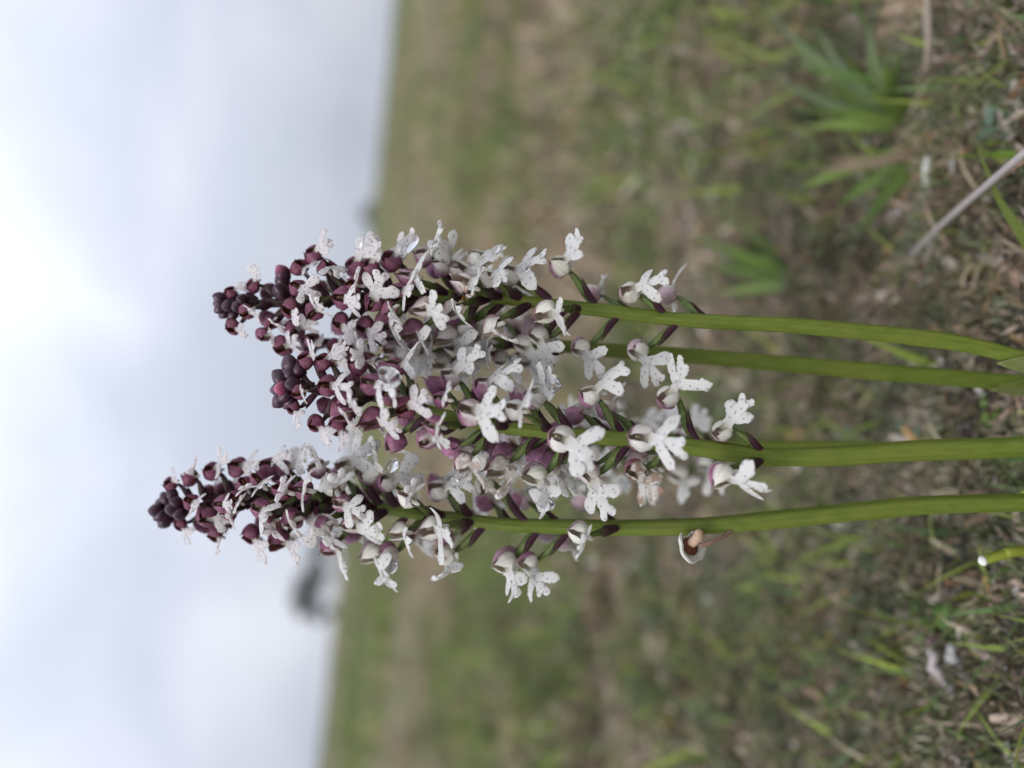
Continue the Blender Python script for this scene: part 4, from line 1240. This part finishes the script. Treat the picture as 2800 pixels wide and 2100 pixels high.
def litter_curl():
    """crumpled pale scrap with curled lobes"""
    p, D = ground_hit(2620, 1830)
    root = empty('withered_scrap', p); tag(root, 'crumpled pinkish white scrap of dead flower on the moss', 'dead flower')
    D -= .006
    for pts, w, c in [(((2550, 1780), (2570, 1840), (2610, 1890)), 1.3, (.50, .44, .42)), (((2590, 1770), (2615, 1800), (2640, 1850)), 1.7, (.52, .50, .48)),
                      (((2540, 1760), (2570, 1750), (2600, 1765)), 1.2, (.16, .11, .10)), (((2630, 1790), (2660, 1810), (2655, 1850)), 1.3, (.55, .53, .50)), (((2630, 1840), (2650, 1862), (2670, 1880)), .9, (.5, .45, .45)),
                      (((2600, 1880), (2610, 1890), (2606, 1900)), 1.2, (.48, .46, .44))]:
        P = spline([np.array(at(x, y, D + random.uniform(-.002, .002))) for x, y in pts], 9)
        P = P + np.random.default_rng(int(w * 100) + pts[0][0]).normal(0, .0003, P.shape)
        strip('dead_petal', P, (TAPER(9, w * MM * .95) + .0003) * (1 + .25 * np.sin(np.arange(9) * 2.1)), [min(.8, v * 1.15) for v in c], [v * .75 for v in c], M_DRY, root, .12 * MM, .8)
litter_curl()

def herb(label, px, py, leaves, size, c):
    """low plant of small rounded leaves"""
    p, D = ground_hit(px, py)
    root = empty('leafy_herb', p); tag(root, label, 'plant')
    g = np.random.default_rng(int(px))
    leaves = [(lx + g.normal(0, 14), ly + g.normal(0, 14)) for lx, ly in leaves for _ in range(3)]
    for (lx, ly) in leaves:
        q, D2 = ground_hit(min(lx, 2790), ly)
        q = np.array(q) + ZUP * g.uniform(.001, .006)
        a = g.random() * 6.28
        d = np.array([math.cos(a), math.sin(a) * .6, g.uniform(.1, .7)]); d = nrm(d) * size * MM
        q = q + np.array([g.normal(0, .0015), g.normal(0, .002), 0])
        d = d * g.uniform(.45, .8)
        P = spline([q - d, q + ZUP * .0008, q + d], 9)
        cc = np.array(c) * g.normal(1, .15)
        wv = size * .27 * MM * np.sqrt(np.clip(1 - np.linspace(-1, 1, 9) ** 2, .02, 1))
        strip('leaf', P, wv, cc, cc * 1.2, None, root, .15 * MM, .25, -_fw + ZUP)
        base = np.array(p)
        Ps = spline([base - ZUP * .001, (base + q - d) / 2 + ZUP * .002, q - d], 6)
        strip('leaf_stalk', Ps, np.full(6, .35 * MM), cc * .9, cc, None, root, .35 * MM, 0, None, 6)
herb('low bright green leafy herb by the pale scrap', 2600, 1690, [(2560, 1640), (2600, 1620), (2640, 1660), (2580, 1700), (2630, 1710), (2660, 1690), (2550, 1690), (2610, 1665), (2645, 1740)], 3.2, (.10, .19, .045))
herb('small bluish green leafy herb left of the bright one', 2450, 1640, [(2430, 1560), (2460, 1580), (2440, 1660), (2470, 1690), (2420, 1620), (2490, 1620)], 3.2, (.085, .15, .06))
herb('grey green rosette leaves at the upper right edge', 2740, 345, [(2735, 330), (2745, 365), (2720, 350), (2760, 340)], 4.0, (.12, .18, .12))
herb('small leaves behind the two lower stems', 2420, 1180, [(2370, 1190), (2400, 1205), (2440, 1165), (2500, 1190), (2560, 1180)], 2.6, (.12, .19, .13))
herb('dark blue green leaves below the withered flower', 2010, 1580, [(1960, 1560), (2000, 1600), (2040, 1550), (1980, 1630), (2050, 1600)], 4.2, (.055, .10, .05))
herb('bright green leaf scraps at the right edge between middle stems', 2740, 1130, [(2735, 1110), (2755, 1150), (2745, 1175)], 3.2, (.14, .22, .05))

# ------------------------------------------------------------------ cut shoot with a white tip
def shoot():
    D = .150
    a = np.array(at(2800, 1507, D)); b = np.array(at(2690, 1533, D)); c = np.array(at(2745, 1516, D))
    foot = a + (a - c) * .35 ; foot2 = np.array([foot[0], foot[1] - .001, float(gz(foot[0], foot[1])) - .002])
    root = empty('green_shoot', Vector(foot2)); tag(root, 'short pale green shoot with a white cut tip at the right edge', 'shoot')
    P = spline([foot2, a, c, b], 16)
    _, s_, n_ = frames(P, (0, 1, 0))
    rs = .98 * MM * np.concatenate([np.ones(12), [1, .98, .93, .8]])
    V, F, T = sweep(P, s_, n_, rs, rs, 14, 0, True, 5, .05)
    obj('stalk', mesh_from('stalk', V, F, make_green('shoot_green', (.20, .24, .022), (.28, .31, .045), (.24, .26, .03), .45, .2)), root)
    d = nrm(b - c)
    Q = np.array([b - d * .2 * MM + d * t * 1.3 * MM for t in np.linspace(0, 1, 7)])
    _, s_, n_ = frames(Q, (0, 1, 0))
    r = .95 * MM * np.array([.95, 1.0, 1.05, 1.0, .85, .55, .15])
    V, F, T = sweep(Q, s_, n_, r, r, 12)
    mw, t, out = mat_new('white_sap'); nz = noise(t, 1500, 2)
    finish(t, out, mixc(t, mapr(t, nz.outputs[0], .3, .7, 0, 1), (.62, .62, .56), (.76, .76, .70)), .4, .1, .4)
    obj('white_tip', mesh_from('white_tip', V, F, mw), root)
shoot()
